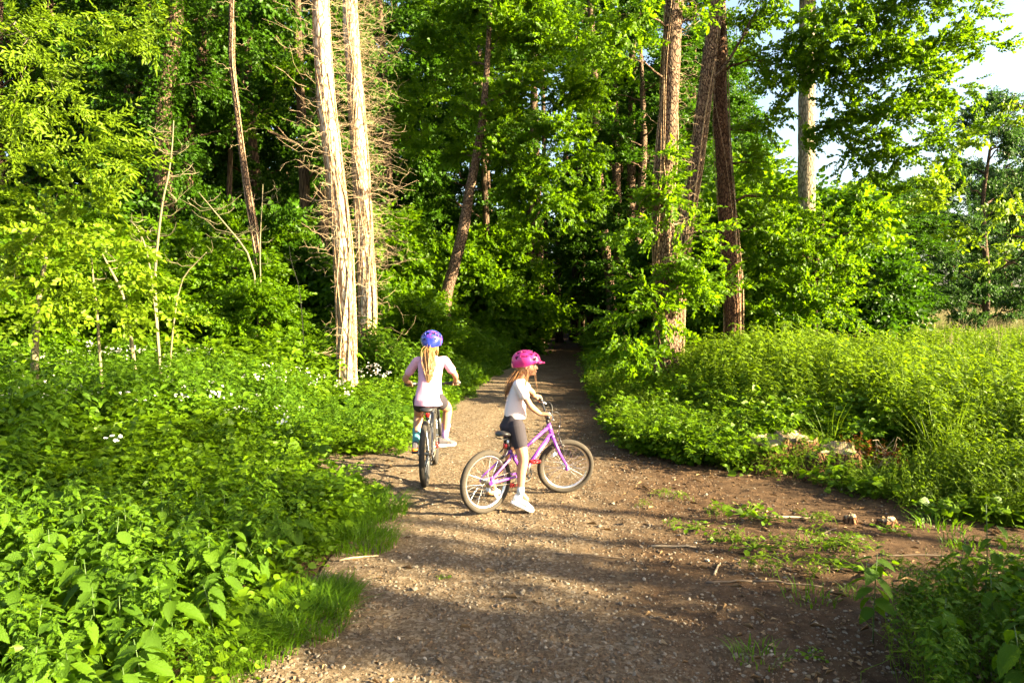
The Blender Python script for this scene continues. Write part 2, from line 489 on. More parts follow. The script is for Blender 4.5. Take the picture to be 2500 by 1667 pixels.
def leaf_fine(w=0.5, fold=0.10, droop=0.28):
    V = [[0, 0, 0]]
    for t, k in ((.14, .72), (.40, 1.0), (.72, .58)):
        z = -droop * t * t
        V += [[t, 0, z], [t + .03, -w / 2 * k, z + fold * k], [t + .03, w / 2 * k, z + fold * k]]
    V.append([1, 0, -droop * 1.05])
    return np.array(V), np.array([[0, 2, 1, 3], [1, 2, 5, 4], [3, 1, 4, 6], [4, 5, 8, 7], [6, 4, 7, 9], [7, 8, 10, 9]])

def frames(d, up, roll=None):
    """Rotation matrices whose x axis is d and whose z axis is near up."""
    x = d / (np.linalg.norm(d, axis=-1, keepdims=True) + 1e-9)
    y = np.cross(up, x); y /= (np.linalg.norm(y, axis=-1, keepdims=True) + 1e-9)
    z = np.cross(x, y)
    if roll is not None:
        c, s = np.cos(roll)[..., None], np.sin(roll)[..., None]
        y, z = y * c + z * s, z * c - y * s
    return np.stack([x, y, z], -1)

def place(V0, Q0, pos, M, scl):
    """Copies of a small template at many places."""
    n, k = len(pos), len(V0)
    V = np.einsum('nij,kj->nki', M, V0) * np.asarray(scl).reshape(-1, 1, 1) + pos[:, None, :]
    Q = Q0[None] + (np.arange(n) * k)[:, None, None]
    return V.reshape(-1, 3), Q.reshape(-1, Q0.shape[1])

def spray_template(r, n=12, L=0.42, leaf=0.085, w=0.7, rnd=0.6, wild=0.7, fold=.12):
    """A flat twig with alternate leaves."""
    V0, Q0 = leaf_quads(w, fold, .14, rnd)
    t = np.linspace(0.12, 1, n)
    side = np.where(np.arange(n) % 2 == 0, 1, -1)
    ang = side * r.uniform(0.5, 1.15, n); ang[-1] = 0
    pos = np.stack([t * L, 0.02 * np.sin(t * 5), -0.10 * L * t ** 2], -1) + r.normal(0, .006, (n, 3))
    d = np.stack([np.cos(ang), np.sin(ang), r.normal(-0.12, wild * .6, n)], -1)
    up = np.stack([r.normal(0, wild, n), r.normal(0, wild, n), np.ones(n)], -1)
    V, Q = place(V0, Q0, pos, frames(d, up), leaf * r.uniform(.65, 1.15, n))
    f = np.repeat(r.uniform(0, 1, n), 2)
    return V, Q, f

def tuft_template(r, n=12, leaf=0.08, spread=0.16, w=0.7):
    """A loose bunch of leaves pointing every way."""
    V0, Q0 = leaf_quads(w, .1, .2, .6)
    d = r.normal(0, 1, (n, 3)); d[:, 2] *= .6
    pos = r.normal(0, spread * .5, (n, 3))
    up = np.stack([r.normal(0, .5, n), r.normal(0, .5, n), np.ones(n)], -1)
    V, Q = place(V0, Q0, pos, frames(d, up), leaf * r.uniform(.6, 1.2, n))
    return V, Q, np.repeat(r.uniform(0, 1, n), 2)

SPR = {
    'mid': [spray_template(rng, 13, .42, .085) for _ in range(4)],
    'small': [spray_template(rng, 15, .36, .062, .62) for _ in range(4)],
    'far': [spray_template(rng, 11, .58, .125, .75, .7, .8) for _ in range(4)],
    'long': [spray_template(rng, 15, .40, .085, .38, .35, .5) for _ in range(4)],
    'dense': [spray_template(rng, 17, .42, .095) for _ in range(4)],
    'ivy': [tuft_template(rng, 12, .085, .2, .95) for _ in range(4)],
}

def crown_mesh(name, pos, dirs, kind, scl=1.0, seed=0, flat=0.75):
    r = np.random.default_rng(seed + 1000)
    pos = np.asarray(pos, float); dirs = np.asarray(dirs, float)
    n = len(pos)
    which = r.integers(0, 4, n)
    Vs, Qs, fs, off = [], [], [], 0
    for k in range(4):
        m = which == k
        c = int(m.sum())
        if not c: continue
        V0, Q0, f0 = SPR[kind][k]
        up = np.stack([r.normal(0, flat, c), r.normal(0, flat, c), np.ones(c)], -1)
        V, Q = place(V0, Q0, pos[m], frames(dirs[m], up, r.normal(0, flat, c)), scl * r.uniform(.75, 1.25, c))
        Vs.append(V); Qs.append(Q + off); off += len(V)
        fs.append(((f0[None] * .55 + r.uniform(0, .45, (c, 1)))).ravel())
    return mesh_np(name, np.vstack(Vs), np.vstack(Qs), rnd=np.concatenate(fs))

def curve3(p0, d0, p1, k=7, wob=0.0, r=None):
    """Branch line that leaves p0 along d0 and ends in p1."""
    p0 = np.asarray(p0, float); p1 = np.asarray(p1, float); d0 = np.asarray(d0, float)
    L = np.linalg.norm(p1 - p0)
    c = p0 + d0 / (np.linalg.norm(d0) + 1e-9) * L * .5
    t = np.linspace(0, 1, k)[:, None]
    P = (1 - t) ** 2 * p0 + 2 * t * (1 - t) * c + t * t * p1
    if wob and r is not None:
        P[1:-1] += r.normal(0, wob * L, (k - 2, 3))
    return P

def along(P, t):
    k = len(P) - 1
    x = min(max(t, 0), 0.9999) * k
    i = int(x)
    return P[i] + (P[i + 1] - P[i]) * (x - i), P[i + 1] - P[i]

def trunk_mesh(mb, P, rad, r, n=18, sub=0.16, ridge=0.10, flare=0.35, seed=0):
    """A trunk through the points P with fluted, uneven bark and a flared foot."""
    P = np.asarray(P, float); rad = np.asarray(rad, float)
    seg = np.concatenate([[0], np.cumsum(np.linalg.norm(np.diff(P, axis=0), axis=1))])
    m = max(6, int(seg[-1] / sub))
    s = np.linspace(0, seg[-1], m)
    # smooth the guide line
    C = np.stack([np.interp(s, seg, P[:, i]) for i in range(3)], -1)
    for _ in range(max(2, m // 12)):
        C[1:-1] = (C[:-2] + 2 * C[1:-1] + C[2:]) / 4
    rr = np.interp(s, seg, rad) * (1 + flare * np.exp(-s / 0.35))
    Tn = np.gradient(C, axis=0); Tn /= np.linalg.norm(Tn, axis=1)[:, None]
    th = np.arange(n) * 2 * PI / n
    u = np.array([1.0, 0, 0]); rings = []
    ph = r.uniform(0, 6, 4)
    for i in range(m):
        u = u - Tn[i] * u.dot(Tn[i]); u /= np.linalg.norm(u); v = np.cross(Tn[i], u)
        w = 1 + ridge * (np.sin(3 * th + ph[0] + s[i] * .5) * .35 + np.sin(7 * th + ph[1] - s[i] * .8) * .3) \
            + ridge * 1.3 * (vnoise(th * 3 + 50, np.full(n, s[i] * 1.3), 1, seed) - .5) + ridge * 1.2 * (vnoise(th * 7 + 9, np.full(n, s[i] * 7), 1, seed + 3) - .5)
        rings.append(C[i] + (rr[i] * w)[:, None] * (np.cos(th)[:, None] * u + np.sin(th)[:, None] * v))
    mb.loft(rings)
    return C

def fill_blob(mb, r, limb, target, rad, nsub, nspray, r0, pos, dirs, squash=0.75, tubes=True):
    """Side branches from the outer part of a limb into a blob of twigs round the target; sprays along them."""
    for _ in range(nsub):
        d = r.normal(0, 1, 3); d /= np.linalg.norm(d); d[2] *= squash
        end = target + d * rad * r.uniform(.55, 1.05)
        t0 = r.uniform(.35, 1.0)
        a, ad = along(limb, t0)
        P = curve3(a, ad + np.array([0, 0, .15]) * np.linalg.norm(ad), end, 5, .05, r)
        if tubes: mb.tube(P, np.linspace(r0 * .45, r0 * .12, 5), 3, False)
        ts = r.uniform(.25, 1, nspray)
        for t in ts:
            q, qd = along(P, t)
            h = r.uniform(-1.1, 1.1)
            c, s = math.cos(h), math.sin(h)
            qd = qd / (np.linalg.norm(qd) + 1e-9)
            dd = np.array([qd[0] * c - qd[1] * s, qd[0] * s + qd[1] * c, qd[2] * .6 + r.normal(-.05, .2)])
            pos.append(q + r.normal(0, .05, 3)); dirs.append(dd)

def tree(name, P, rad, blobs, bark, leaf, kind, label, cat='tree', group=None, seed=0, scl=1.0, n=16, ridge=.1,
         limb_r=0.045, base=None, trunk_name='trunk', squash=.75, rise=0.28, flat=.75, tubes=True, sub=.16):
    """Tree > trunk, branches, crown. blobs: (target point, radius, side branches, sprays on each)."""
    r = np.random.default_rng(seed)
    P = np.asarray(P, float)
    base = P[0].copy() if base is None else np.asarray(base, float)
    root = empty(name, base, 0, label, cat, group)
    mb = MB()
    C = trunk_mesh(mb, P - base, rad, r, n, sub, ridge, seed=seed)
    mb.build(trunk_name, bark, root)
    if not blobs: return root
    bm = MB(); pos, dirs = [], []
    nodes, ndir, nrad = [], [], []
    order = sorted(blobs, key=lambda b: np.linalg.norm((np.asarray(b[0], float) - base - C[np.argmin(np.abs(C[:, 2] - (b[0][2] - base[2])))])[:2]))
    for b in order:
        T = np.asarray(b[0], float) - base
        h = np.linalg.norm((T - C[0])[:2])
        za = T[2] - (rise if len(b) < 5 else b[4]) * h
        i = int(np.argmin(np.abs(C[:, 2] - za)))
        i = min(max(i, 2), len(C) - 1)
        a = C[i]
        dr = T - a; dr[2] = abs(dr[2]) * .3 + .25 * np.linalg.norm(dr)
        L = curve3(a, dr, T, 9, .022, r)
        lr = limb_r * min(1.3, .5 + .25 * np.linalg.norm(T - a))
        if nodes:                               # spring from an older limb when one is near
            NN = np.array(nodes); dd = np.linalg.norm(NN - T, axis=1); q = int(np.argmin(dd))
            if dd[q] < .72 * np.linalg.norm(T - a):
                a = NN[q]; dr = T - a
                L = curve3(a, ndir[q] + dr * .4 + np.array([0, 0, .1]), T, 9, .03, r); lr = min(lr, nrad[q] * .85)
        rads = np.linspace(lr, lr * .30, 9)
        bm.tube(L, rads, 5, False)
        for q in range(3, 9): nodes.append(L[q]); ndir.append(L[q] - L[q - 1]); nrad.append(rads[q])
        fill_blob(bm, r, L, T, b[1], b[2], b[3], lr * .6, pos, dirs, squash, tubes)
    bo = bm.build('branches', bark, root)
    bo['kind'] = 'stuff'
    cr = link('crown', crown_mesh('crown', pos, dirs, kind, scl, seed, flat), leaf, root)
    cr['kind'] = 'stuff'
    return root

def dup_tree(src, loc, rz, s, label, group, name=None):
    c = src.copy(); COL.objects.link(c)
    c.location = loc; c.rotation_euler = (0, 0, rz)
    c.scale = s if hasattr(s, '__len__') else (s, s, s)
    c['label'] = label
    if group: c['group'] = group
    elif 'group' in c: del c['group']
    for ch in src.children:
        k = ch.copy(); COL.objects.link(k); k.parent = c
    return c

def G(x, y): return np.array([x, y, float(gz(x, y))])
# ------------------------------------------------------------------ trees
rt = np.random.default_rng(21)
def B(px, py, d, rpx, lai=2.4, per=182.0, nspray=8, rise=0.28):
    r = rpx * d / F
    n = max(2, int(round(per * r * r * lai / 2.4 / nspray)))
    return (W(px, py, d), r, n, nspray, rise)

def line(pts, d0, d1=None):
    """Trunk guide through photograph points, foot first."""
    d1 = d0 if d1 is None else d1
    k = len(pts)
    P = [W(x, y, d0 + (d1 - d0) * i / (k - 1)) for i, (x, y) in enumerate(pts)]
    g = G(P[0][0], P[0][1]); P[0] = g - np.array([0, 0, .05])
    return np.array(P)

# dead ivy-wrapped trunks ------------------------------------------------------
def ivy_wrap(root, C, rad, r, nvine, ntwig, twigL=(.25, .7), zmin=.6, dense_from=2.5, side=None, mat=None):
    """Dead ivy stems creeping up a trunk and the bare curled twigs that stand out from it."""
    vm = MB()
    for k in range(nvine):
        th0 = r.uniform(0, 2 * PI); tw = r.uniform(-.7, .7)
        i0 = int(r.uniform(0, len(C) * .35)) if k > nvine * .5 else 0
        i1 = int(min(len(C) - 1, i0 + r.uniform(.35, 1) * len(C)))
        pts = []
        ph = r.uniform(0, 6)
        for i in range(i0, i1):
            th = th0 + tw * (C[i][2]) + .25 * math.sin(C[i][2] * 1.6 + ph)
            R_ = np.interp(i, [0, len(C) - 1], rad) * 1.05 + .012
            pts.append(C[i] + np.array([math.cos(th), math.sin(th), 0]) * R_)
        if len(pts) > 3:
            rv = r.uniform(.007, .022)
            vm.tube(pts, np.linspace(rv, rv * .5, len(pts)), 5, False)
    vm.build('ivy_stems', M_VINE, root)['kind'] = 'stuff'
    tm = MB()
    zs = C[:, 2]
    for k in range(ntwig):
        z = zmin + (zs[-1] - zmin) * r.uniform(0, 1) ** .8
        if z < dense_from and r.uniform() < .75: continue
        i = int(np.argmin(np.abs(zs - z)))
        th = r.uniform(0, 2 * PI) if side is None or r.uniform() < .35 else side + r.normal(0, .7)
        out = np.array([math.cos(th), math.sin(th), 0])
        R_ = np.interp(i, [0, len(C) - 1], rad)
        L = twigL[0] * .5 + (twigL[1] - twigL[0] * .5) * r.uniform() ** 1.6
        a = C[i] + out * R_ * .9 + np.array([0, 0, r.uniform(-.08, .08)])
        sag = r.uniform(-.15, .25)
        tan = np.array([-out[1], out[0], 0]) * r.normal(0, .6)
        b = a + (out + tan) * L + np.array([0, 0, L * r.uniform(-.45, .6)])
        P = curve3(a, out + np.array([0, 0, -sag]) + r.normal(0, .3, 3), b, 7, .055, r)
        rv = r.uniform(.0018, .0038)
        tm.tube(P, np.linspace(rv, rv * .5, 7), 3, False)
        for q in range(r.integers(1, 4)):
            s, sd = along(P, r.uniform(.3, .9))
            e = s + (sd / np.linalg.norm(sd) + r.normal(0, .5, 3)) * L * r.uniform(.15, .4)
            tm.tube(curve3(s, sd, e, 4, .04, r), [rv * .6, rv * .5, rv * .45, rv * .3], 3, False)
    t = tm.build('dead_twigs', mat or M_TWIG, root)
    t['kind'] = 'stuff'
    return root

def ivy_trunk(name, P, rad, bark, label, seed, nvine, ntwig, blobs=(), leaf=None, kind='mid', group=None, cat='tree', ridge=.09, n=22, limb_r=.045, flat=.75, scl=1.0, **kw):
    root = tree(name, P, rad, list(blobs), bark, leaf, kind, label, cat, group, seed, n=n, ridge=ridge, limb_r=limb_r, flat=flat, scl=scl, sub=.11)
    r = np.random.default_rng(seed + 5)
    P = np.asarray(P, float) - np.asarray(P[0], float)
    seg = np.concatenate([[0], np.cumsum(np.linalg.norm(np.diff(P, axis=0), axis=1))])
    s = np.linspace(0, seg[-1], int(seg[-1] / .15))
    C = np.stack([np.interp(s, seg, P[:, i]) for i in range(3)], -1)
    for _ in range(max(2, len(C) // 12)): C[1:-1] = (C[:-2] + 2 * C[1:-1] + C[2:]) / 4
    ivy_wrap(root, C, [rad[0], rad[-1]], r, nvine, ntwig, **kw)
    return root

ivy_trunk('dead_tree', line([(848, 905), (845, 780), (838, 600), (818, 430), (797, 260), (786, 100), (780, -60), (776, -260)], 12.2),
          [.160, .140, .137, .135, .14, .14, .13, .12], M_BARK_PALE,
          'left trunk of the pale dead pair, in front, bristling with dead ivy twigs'.replace('boys-height ', ''), 31, 30, 620, twigL=(.25, .75), dense_from=2.6)
ivy_trunk('dead_tree', line([(897, 855), (898, 720), (888, 560), (880, 400), (868, 230), (858, 80), (853, -60), (850, -260)], 15.0),
          [.185, .165, .155, .155, .16, .16, .15, .13], M_BARK_PALE,
          'right trunk of the pale dead pair, twigs sticking out to its right', 32, 30, 760, twigL=(.3, .95), side=0.1, dense_from=2.4)

# trunks right of the path ------------------------------------------------------
ivy_trunk('alder_tree', line([(1632, 862), (1628, 760), (1622, 600), (1622, 450), (1632, 300), (1640, 130), (1648, -40), (1655, -300)], 12.4),
          [.22, .185, .178, .172, .168, .165, .15, .13], M_BARK_BROWN,
          'thick straight trunk right of the path with leafy shoots half way up', 33, 13, 240,
          [B(1600, 470, 12.0, 62, 2.6), B(1560, 500, 12.1, 45, 2.2), B(1640, 500, 11.9, 45, 2.2), B(1620, 380, 12.1, 40, 1.6),
           B(1500, 60, 12.0, 70, 2.2), B(1430, 110, 12.3, 70, 1.8), B(1560, 150, 12.0, 60, 2), B(1580, 30, 12, 60, 2), B(1460, -40, 12.5, 90, 2),
           B(1540, 560, 12.2, 60, 1.6), B(1700, 40, 12.4, 60, 1.5), B(1560, 690, 12.1, 70, 2.2), B(1680, 700, 11.9, 80, 2.4),
           B(1600, 760, 11.8, 80, 2.4), B(1530, 770, 11.9, 65, 2.2), B(1510, 850, 11.8, 60, 2.2), B(1540, 860, 11.6, 90, 2.4), B(1650, 640, 11.9, 60, 2),
           B(1740, 560, 12.2, 60, 1.8), B(1670, 540, 12.7, 50, 1.8), B(1660, 600, 12.8, 45, 2.0), B(1690, 690, 12.6, 70, 2.4), B(1770, 700, 12.8, 60, 1.8), B(1600, 560, 11.9, 40, 1.2), B(1720, 640, 12.0, 70, 2)],
          M_LEAF, 'mid', twigL=(.15, .45), dense_from=2.0, side=0.0)
ivy_trunk('alder_tree', line([(1648, 800), (1655, 700), (1676, 540), (1700, 400), (1716, 270), (1733, 130), (1752, 10), (1775, -250)], 14.0),
          [.145, .13, .127, .127, .135, .145, .13, .11], M_BARK_BROWN,
          'leaning fluted trunk between the path-side trunk and the dark red one, forking high up', 34, 16, 200,
          [B(1850, 20, 13.6, 60, 2, rise=.9), B(1900, -60, 13.5, 90, 2, rise=.9)], M_LEAF, 'mid', twigL=(.12, .35), dense_from=2.0)
ivy_trunk('hornbeam_tree', line([(1796, 800), (1790, 690), (1779, 560), (1768, 430), (1760, 300), (1757, 150), (1755, 0), (1752, -250)], 14.3),
          [.19, .165, .155, .15, .145, .14, .135, .12], M_BARK_RED,
          'dark red-brown straight trunk whose long limbs carry a sunlit crown over the meadow', 35, 9, 120,
          [B(1830, 560, 14.2, 45, 1.4), B(1800, 490, 14.4, 40, 1.6)] +
     [B(x, y, d + .75, r, l * 1.45, rise=ri) for x, y, d, r, l, ri in [
         (1850, 150, 13.0, 70, 1.6, .1), (1930, 100, 12.8, 85, 1.8, .1), (2040, 60, 12.6, 95, 2.0, .1), (2150, 30, 12.4, 100, 2.2, .1), (2260, 0, 12.2, 105, 2.2, .1), (2350, -50, 12.4, 90, 1.8, .1),
         (2000, 180, 12.9, 80, 1.5, .1), (2100, 170, 12.6, 90, 2.0, .1), (2200, 140, 12.3, 95, 2.2, .1), (2310, 110, 12.3, 85, 2.0, .1), (2380, 60, 12.5, 60, 1.3, .1),
         (1900, 260, 13.1, 60, 1.3, .1), (2060, 290, 12.6, 80, 1.9, .1), (2170, 270, 12.3, 90, 2.2, .1), (2280, 230, 12.2, 85, 2.2, .1), (2350, 220, 12.4, 55, 1.3, .1),
         (2090, 390, 12.6, 70, 1.3, .1), (2200, 370, 12.2, 80, 1.8, .1), (2300, 330, 12.2, 70, 1.6, .1), (1850, 400, 13.4, 60, 1.6, .1), (1900, 480, 13.3, 55, 1.3, .1),
         (1960, 350, 13.0, 50, 1.2, .1), (1830, 320, 13.6, 50, 1.5, .1), (2250, 450, 12.1, 50, .9, .0), (2130, 440, 12.5, 45, .7, 0), (2420, 110, 12.6, 40, .9, .1),(2380, 320, 12.3, 45, .9, .1), (2330, 400, 12.3, 45, .8, 0), (1800, 60, 13.4, 60, 1.5, .1), (1900, 190, 12.6, 60, 1.5, .1), (2000, 110, 12.2, 80, 1.6, .1), (2120, 100, 12.0, 80, 1.6, .1), (2250, 180, 11.9, 70, 1.5, .1), (2150, 330, 12.0, 60, 1.3, .1)]],
          M_LEAF, 'dense', twigL=(.1, .25), limb_r=.05, flat=.85, scl=.8)
tree('oak_tree', line([(1968, 830), (1968, 700), (1969, 560), (1968, 400), (1970, 220), (1972, 60), (1972, -100), (1974, -330)], 17.5),
     [.23, .215, .21, .205, .2, .195, .185, .17],
     [B(1980, -120, 17.0, 110, 2), B(1900, -60, 17.5, 90, 1.8), B(2060, -60, 17.2, 100, 1.8), B(1985, 560, 17.0, 40, 1.2)],
     M_BARK_GREY, M_LEAF, 'mid', 'smooth-edged grey trunk standing straight and clear against the bright sky', seed=36, ridge=.06)

# low spreading tree under it
tree('hazel_tree', line([(1990, 850), (1985, 760), (1990, 640), (2010, 520)], 15.5),
     [.10, .09, .07, .05],
     [B(x, y, d, r, l * 1.3) for x, y, d, r, l in [(1880, 560, 15.2, 80, 2.2), (1960, 620, 14.8, 85, 2.2), (1850, 660, 15, 85, 2.2), (2050, 660, 14.8, 80, 2.0),
                                            (1940, 720, 14.6, 85, 2.4), (2040, 740, 14.4, 85, 2.2), (1850, 760, 14.6, 80, 2.2), (2090, 560, 15.2, 60, 1.5),
                                            (2010, 540, 15.4, 60, 1.6), (1800, 600, 15.6, 60, 1.8), (1960, 800, 14.3, 60, 2), (1850, 480, 15.8, 60, 1.6)]],
     M_BARK_DARK, M_LEAF, 'dense', 'low bushy tree with bright layered foliage under the tall grey trunk', seed=38, limb_r=.035, n=10, scl=.85)
# long branch reaching down at the right edge
tree('field_maple', np.array([G(16.5, 12.5), [16.3, 12.4, 3], [16.0, 12.3, 6], [15.8, 12.2, 9]]), [.2, .18, .14, .1],
     [B(2380, 560, 11.6, 55, 1.2, rise=-.1), (W(2290, 470, 11.8), .3, 5, 8, -.1), B(2460, 620, 11.4, 60, 1.3, rise=-.1), B(2480, 520, 11.4, 50, 1.2, rise=.1), B(2440, 330, 11.8, 60, 1.0, rise=.1), B(2500, 260, 11.5, 60, 1.2, rise=.1)],
     M_BARK_DARK, M_LEAF_YEL, 'mid', 'maple just outside the view whose thin leafy branches hang in at the meadow edge', seed=39, limb_r=.04, n=10)

# middle of the picture: bright tree with a leaning forked trunk
tree('young_oak', line([(1083, 800), (1088, 720), (1112, 640), (1135, 540), (1145, 470), (1160, 400), (1180, 280), (1190, 150), (1200, -50)], 19.6),
     [.22, .17, .16, .155, .14, .12, .10, .08, .05],
     [B(x + rt.normal(0, 8), y + rt.normal(0, 8), 20.5 + dd, r, l * 1.2, 140) for x, y, dd, r, l in [
         (1120, 40, .5, 95, 2), (1210, -30, 0, 100, 2.2), (1310, -20, -.5, 105, 2.4), (1240, 90, -.8, 95, 2.4), (1350, 80, -1, 100, 2.5), (1140, 150, .3, 80, 1.8),
         (1050, 120, .8, 75, 1.6), (1260, 190, -1, 85, 2.4), (1370, 200, -1.2, 90, 2.5), (1030, 230, .8, 75, 1.5), (1130, 260, 0, 80, 1.6), (1250, 290, -1, 85, 2.4), (1360, 310, -1.3, 85, 2.5),
         (1040, 350, .6, 75, 1.5), (1130, 370, -.3, 70, 1.6), (1230, 380, -1, 80, 2.2), (1330, 410, -1.4, 85, 2.5), (1430, 380, -1, 65, 2.0), (1260, 470, -1, 75, 2.0), (1350, 500, -1.4, 75, 2.3),
         (1430, 470, -1, 60, 2.0), (980, 300, 1, 60, 1.3), (1300, 560, -1.2, 60, 1.8), (1410, 550, -1, 50, 1.5),
         (1440, 100, -.8, 70, 1.8), (1440, 240, -.8, 60, 1.8), (1070, 30, .9, 70, 1.6)]],
     M_BARK_BROWN, M_LEAF, 'dense', 'bright green oak left of the path bend with a leaning forked trunk', seed=40, scl=1.02, limb_r=.04, n=12)

# thin leaning tree at the left
ivy_trunk('ash_sapling', line([(645, 800), (640, 700), (628, 590), (605, 460), (590, 370), (578, 260), (564, 150), (566, 0), (568, -160)], 15.0),
          [.095, .088, .08, .074, .066, .06, .055, .05, .04], M_BARK_BROWN,
          'slender bare leaning trunk between the dark wood and the pale dead pair', 41, 5, 40, twigL=(.1, .4), n=12, ridge=.06)

# ash tree outside the frame at the left, its long sprays hanging in
tree('ash_tree', np.array([G(-8.2, 9.0), [-8.1, 9.0, 2.5], [-7.9, 9.1, 5], [-7.6, 9.2, 8]]), [.24, .2, .17, .12],
     [B(x, y, d, r, l, 210) for x, y, d, r, l in [
         (30, 60, 8.6, 80, 2.0), (120, 40, 8.4, 80, 1.7), (230, 90, 8.2, 70, 1.6), (320, 130, 8.2, 60, 1.4), (300, 40, 8.6, 60, 1.3), (60, 170, 8.2, 85, 2.2), (150, 200, 8.0, 80, 2.2), (110, 290, 7.8, 85, 2.4),
         (30, 280, 8.0, 80, 2.2), (210, 300, 7.8, 65, 2.0), (260, 360, 7.7, 60, 1.9), (310, 400, 7.7, 38, 1.4), (180, 390, 7.7, 60, 1.8), (70, 390, 7.8, 80, 2.2), (390, 60, 8.6, 45, 1.0), (10, 460, 7.8, 80, 2.2)]],
     M_BARK_GREY, M_LEAF_YEL, 'long', 'ash whose sunlit feathery sprays hang in from the edge above the elder', seed=42, limb_r=.035, n=12, flat=.55)
# elder shrub
tree('elder_shrub', np.array([G(-5.9, 8.4), [-5.9, 8.4, .7], [-5.85, 8.4, 1.6], [-5.7, 8.4, 2.3]]), [.05, .045, .035, .02],
     [B(x, y, d, r, l, 210, rise=.6) for x, y, d, r, l in [
         (20, 540, 8.2, 85, 2.2), (110, 500, 8.2, 75, 2.2), (200, 480, 8.2, 60, 2.0), (270, 500, 8.1, 45, 1.5), (70, 600, 8.0, 80, 2.2), (170, 580, 8.0, 75, 2.0), (260, 580, 8.1, 50, 1.5), (30, 690, 7.8, 80, 2.3),
         (130, 680, 7.8, 75, 2.0), (230, 670, 7.9, 60, 1.5), (310, 640, 8.0, 45, 1.3), (340, 710, 8.0, 50, 1.8), (60, 770, 7.6, 75, 2.2), (170, 760, 7.7, 70, 1.8), (380, 760, 8.2, 45, 2), (280, 750, 7.9, 50, 1.5)]],
     M_STEM_PALE, M_LEAF_YEL, 'mid', 'big pale green elder bush filling the left edge of the view', 'shrub', seed=43, limb_r=.022, n=8, scl=.9)

# dead pale saplings in front of the dark wood
def sapling(name, pts, d, rad, label, seed, n_side, L=.5):
    r = np.random.default_rng(seed)
    P = line(pts, d); base = P[0].copy(); P = P - base
    root = empty(name, base, 0, label, 'sapling')
    mb = MB(); mb.tube(curveN(P), np.linspace(rad, rad * .3, len(P) * 3 - 2), 7); mb.build('stem', M_STEM_PALE, root)
    mb = MB()
    for _ in range(n_side):
        t = r.uniform(.3, .97); a, ad = along(P, t)
        sd = r.choice([-1, 1]); ln = L * r.uniform(.4, 1.2) * (1.2 - t * .6)
        e = a + np.array([sd * ln, r.normal(0, .12), ln * r.uniform(.1, .7)])
        Q = curve3(a, np.array([sd, 0, -.1]), e, 6, .03, r)
        mb.tube(Q, np.linspace(rad * .35, rad * .12, 6), 4, False)
        for _ in range(2):
            s, sdv = along(Q, r.uniform(.3, .9))
            e2 = s + np.array([r.normal(0, .1), r.normal(0, .05), r.uniform(.03, .2)])
            mb.tube(curve3(s, sdv, e2, 4), np.linspace(rad * .2, rad * .1, 4), 3, False)
    mb.build('twigs', M_STEM_PALE, root)['kind'] = 'stuff'
    return root
def curveN(P):
    P = np.asarray(P, float); k = len(P)
    t = np.linspace(0, k - 1, k * 3 - 2)
    C = np.stack([np.interp(t, np.arange(k), P[:, i]) for i in range(3)], -1)
    for _ in range(2): C[1:-1] = (C[:-2] + 2 * C[1:-1] + C[2:]) / 4
    return C
sapling('bare_sapling', [(395, 790), (375, 690), (385, 590), (398, 480), (410, 440), (420, 370), (424, 295)], 9.5, .022, 'tall bare pale sapling curving up left of the leaning trunk', 50, 16, .42)
sapling('bare_sapling', [(395, 780), (370, 640), (340, 560), (318, 540)], 9.2, .014, 'thin bare stem bending left beneath the tall bare sapling', 51, 3, .3)
sapling('bare_sapling', [(632, 800), (628, 640), (560, 560), (510, 500), (485, 470)], 13.6, .025, 'bare pale branch arching left from the foot of the leaning trunk', 52, 14, .6)
sapling('bare_sapling', [(645, 790), (632, 620), (640, 500), (642, 450)], 13.8, .018, 'upright bare pale stem close against the leaning trunk', 53, 6, .5)
sapling('bare_sapling', [(250, 830), (236, 740), (228, 690), (224, 630)], 8.0, .020, 'short pale dead stick standing in front of the elder bush', 54, 2, .1)
sapling('bare_sapling', [(340, 800), (310, 730), (270, 660), (250, 620)], 8.6, .028, 'slanting brown dead stem in the shade behind the elder bush', 55, 2, .12)
sapling('bare_sapling', [(400, 790), (430, 690), (480, 640), (505, 615)], 9.6, .014, 'low bare stem bending right beneath the tall bare sapling', 56, 4, .3)
sapling('bare_sapling', [(745, 790), (735, 700), (712, 650), (706, 600)], 12.6, .011, 'thin curved bare stem left of the pale dead pair', 57, 2, .15)

# big ivy-clad trunk in the dark wood, left
def ivy_clad(pts, d, rad, label, seed, blobs, leaf=M_LEAF_DARK):
    P = line(pts, d)
    root = tree('ivy_clad_tree', P, rad, blobs, M_BARK_DARK, leaf, 'mid', label, 'tree', None, seed, n=14, scl=1.1)
    r = np.random.default_rng(seed + 9)
    P = P - P[0]
    pos, dirs = [], []
    for _ in range(900):
        t = r.uniform(.12, .95); a, ad = along(P, t); th = r.uniform(0, 2 * PI)
        o = np.array([math.cos(th), math.sin(th), 0])
        pos.append(a + o * (rad[2] * .9 + abs(r.normal(0, .16)))); dirs.append(o + np.array([0, 0, -.4]))
    iv = link('ivy', crown_mesh('ivy', pos, dirs, 'ivy', 1.0, seed), M_LEAF_DARK, root); iv['kind'] = 'stuff'
    return root
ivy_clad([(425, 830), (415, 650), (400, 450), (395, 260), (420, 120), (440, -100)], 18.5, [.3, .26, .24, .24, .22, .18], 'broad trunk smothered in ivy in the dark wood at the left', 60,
         [B(x, y, 18.5 + dd, r, l, 120) for x, y, dd, r, l in [(300, 250, .5, 90, 1.2), (500, 200, 0, 90, 1.2), (350, 60, 0, 100, 1.3), (520, 40, .5, 100, 1.4), (200, 180, .6, 90, 1.0), (480, 350, -.3, 60, 1.0), (330, 420, .3, 70, 1.0), (520, 500, .2, 70, 1.3), (640, 130, .6, 90, 1.3)]])
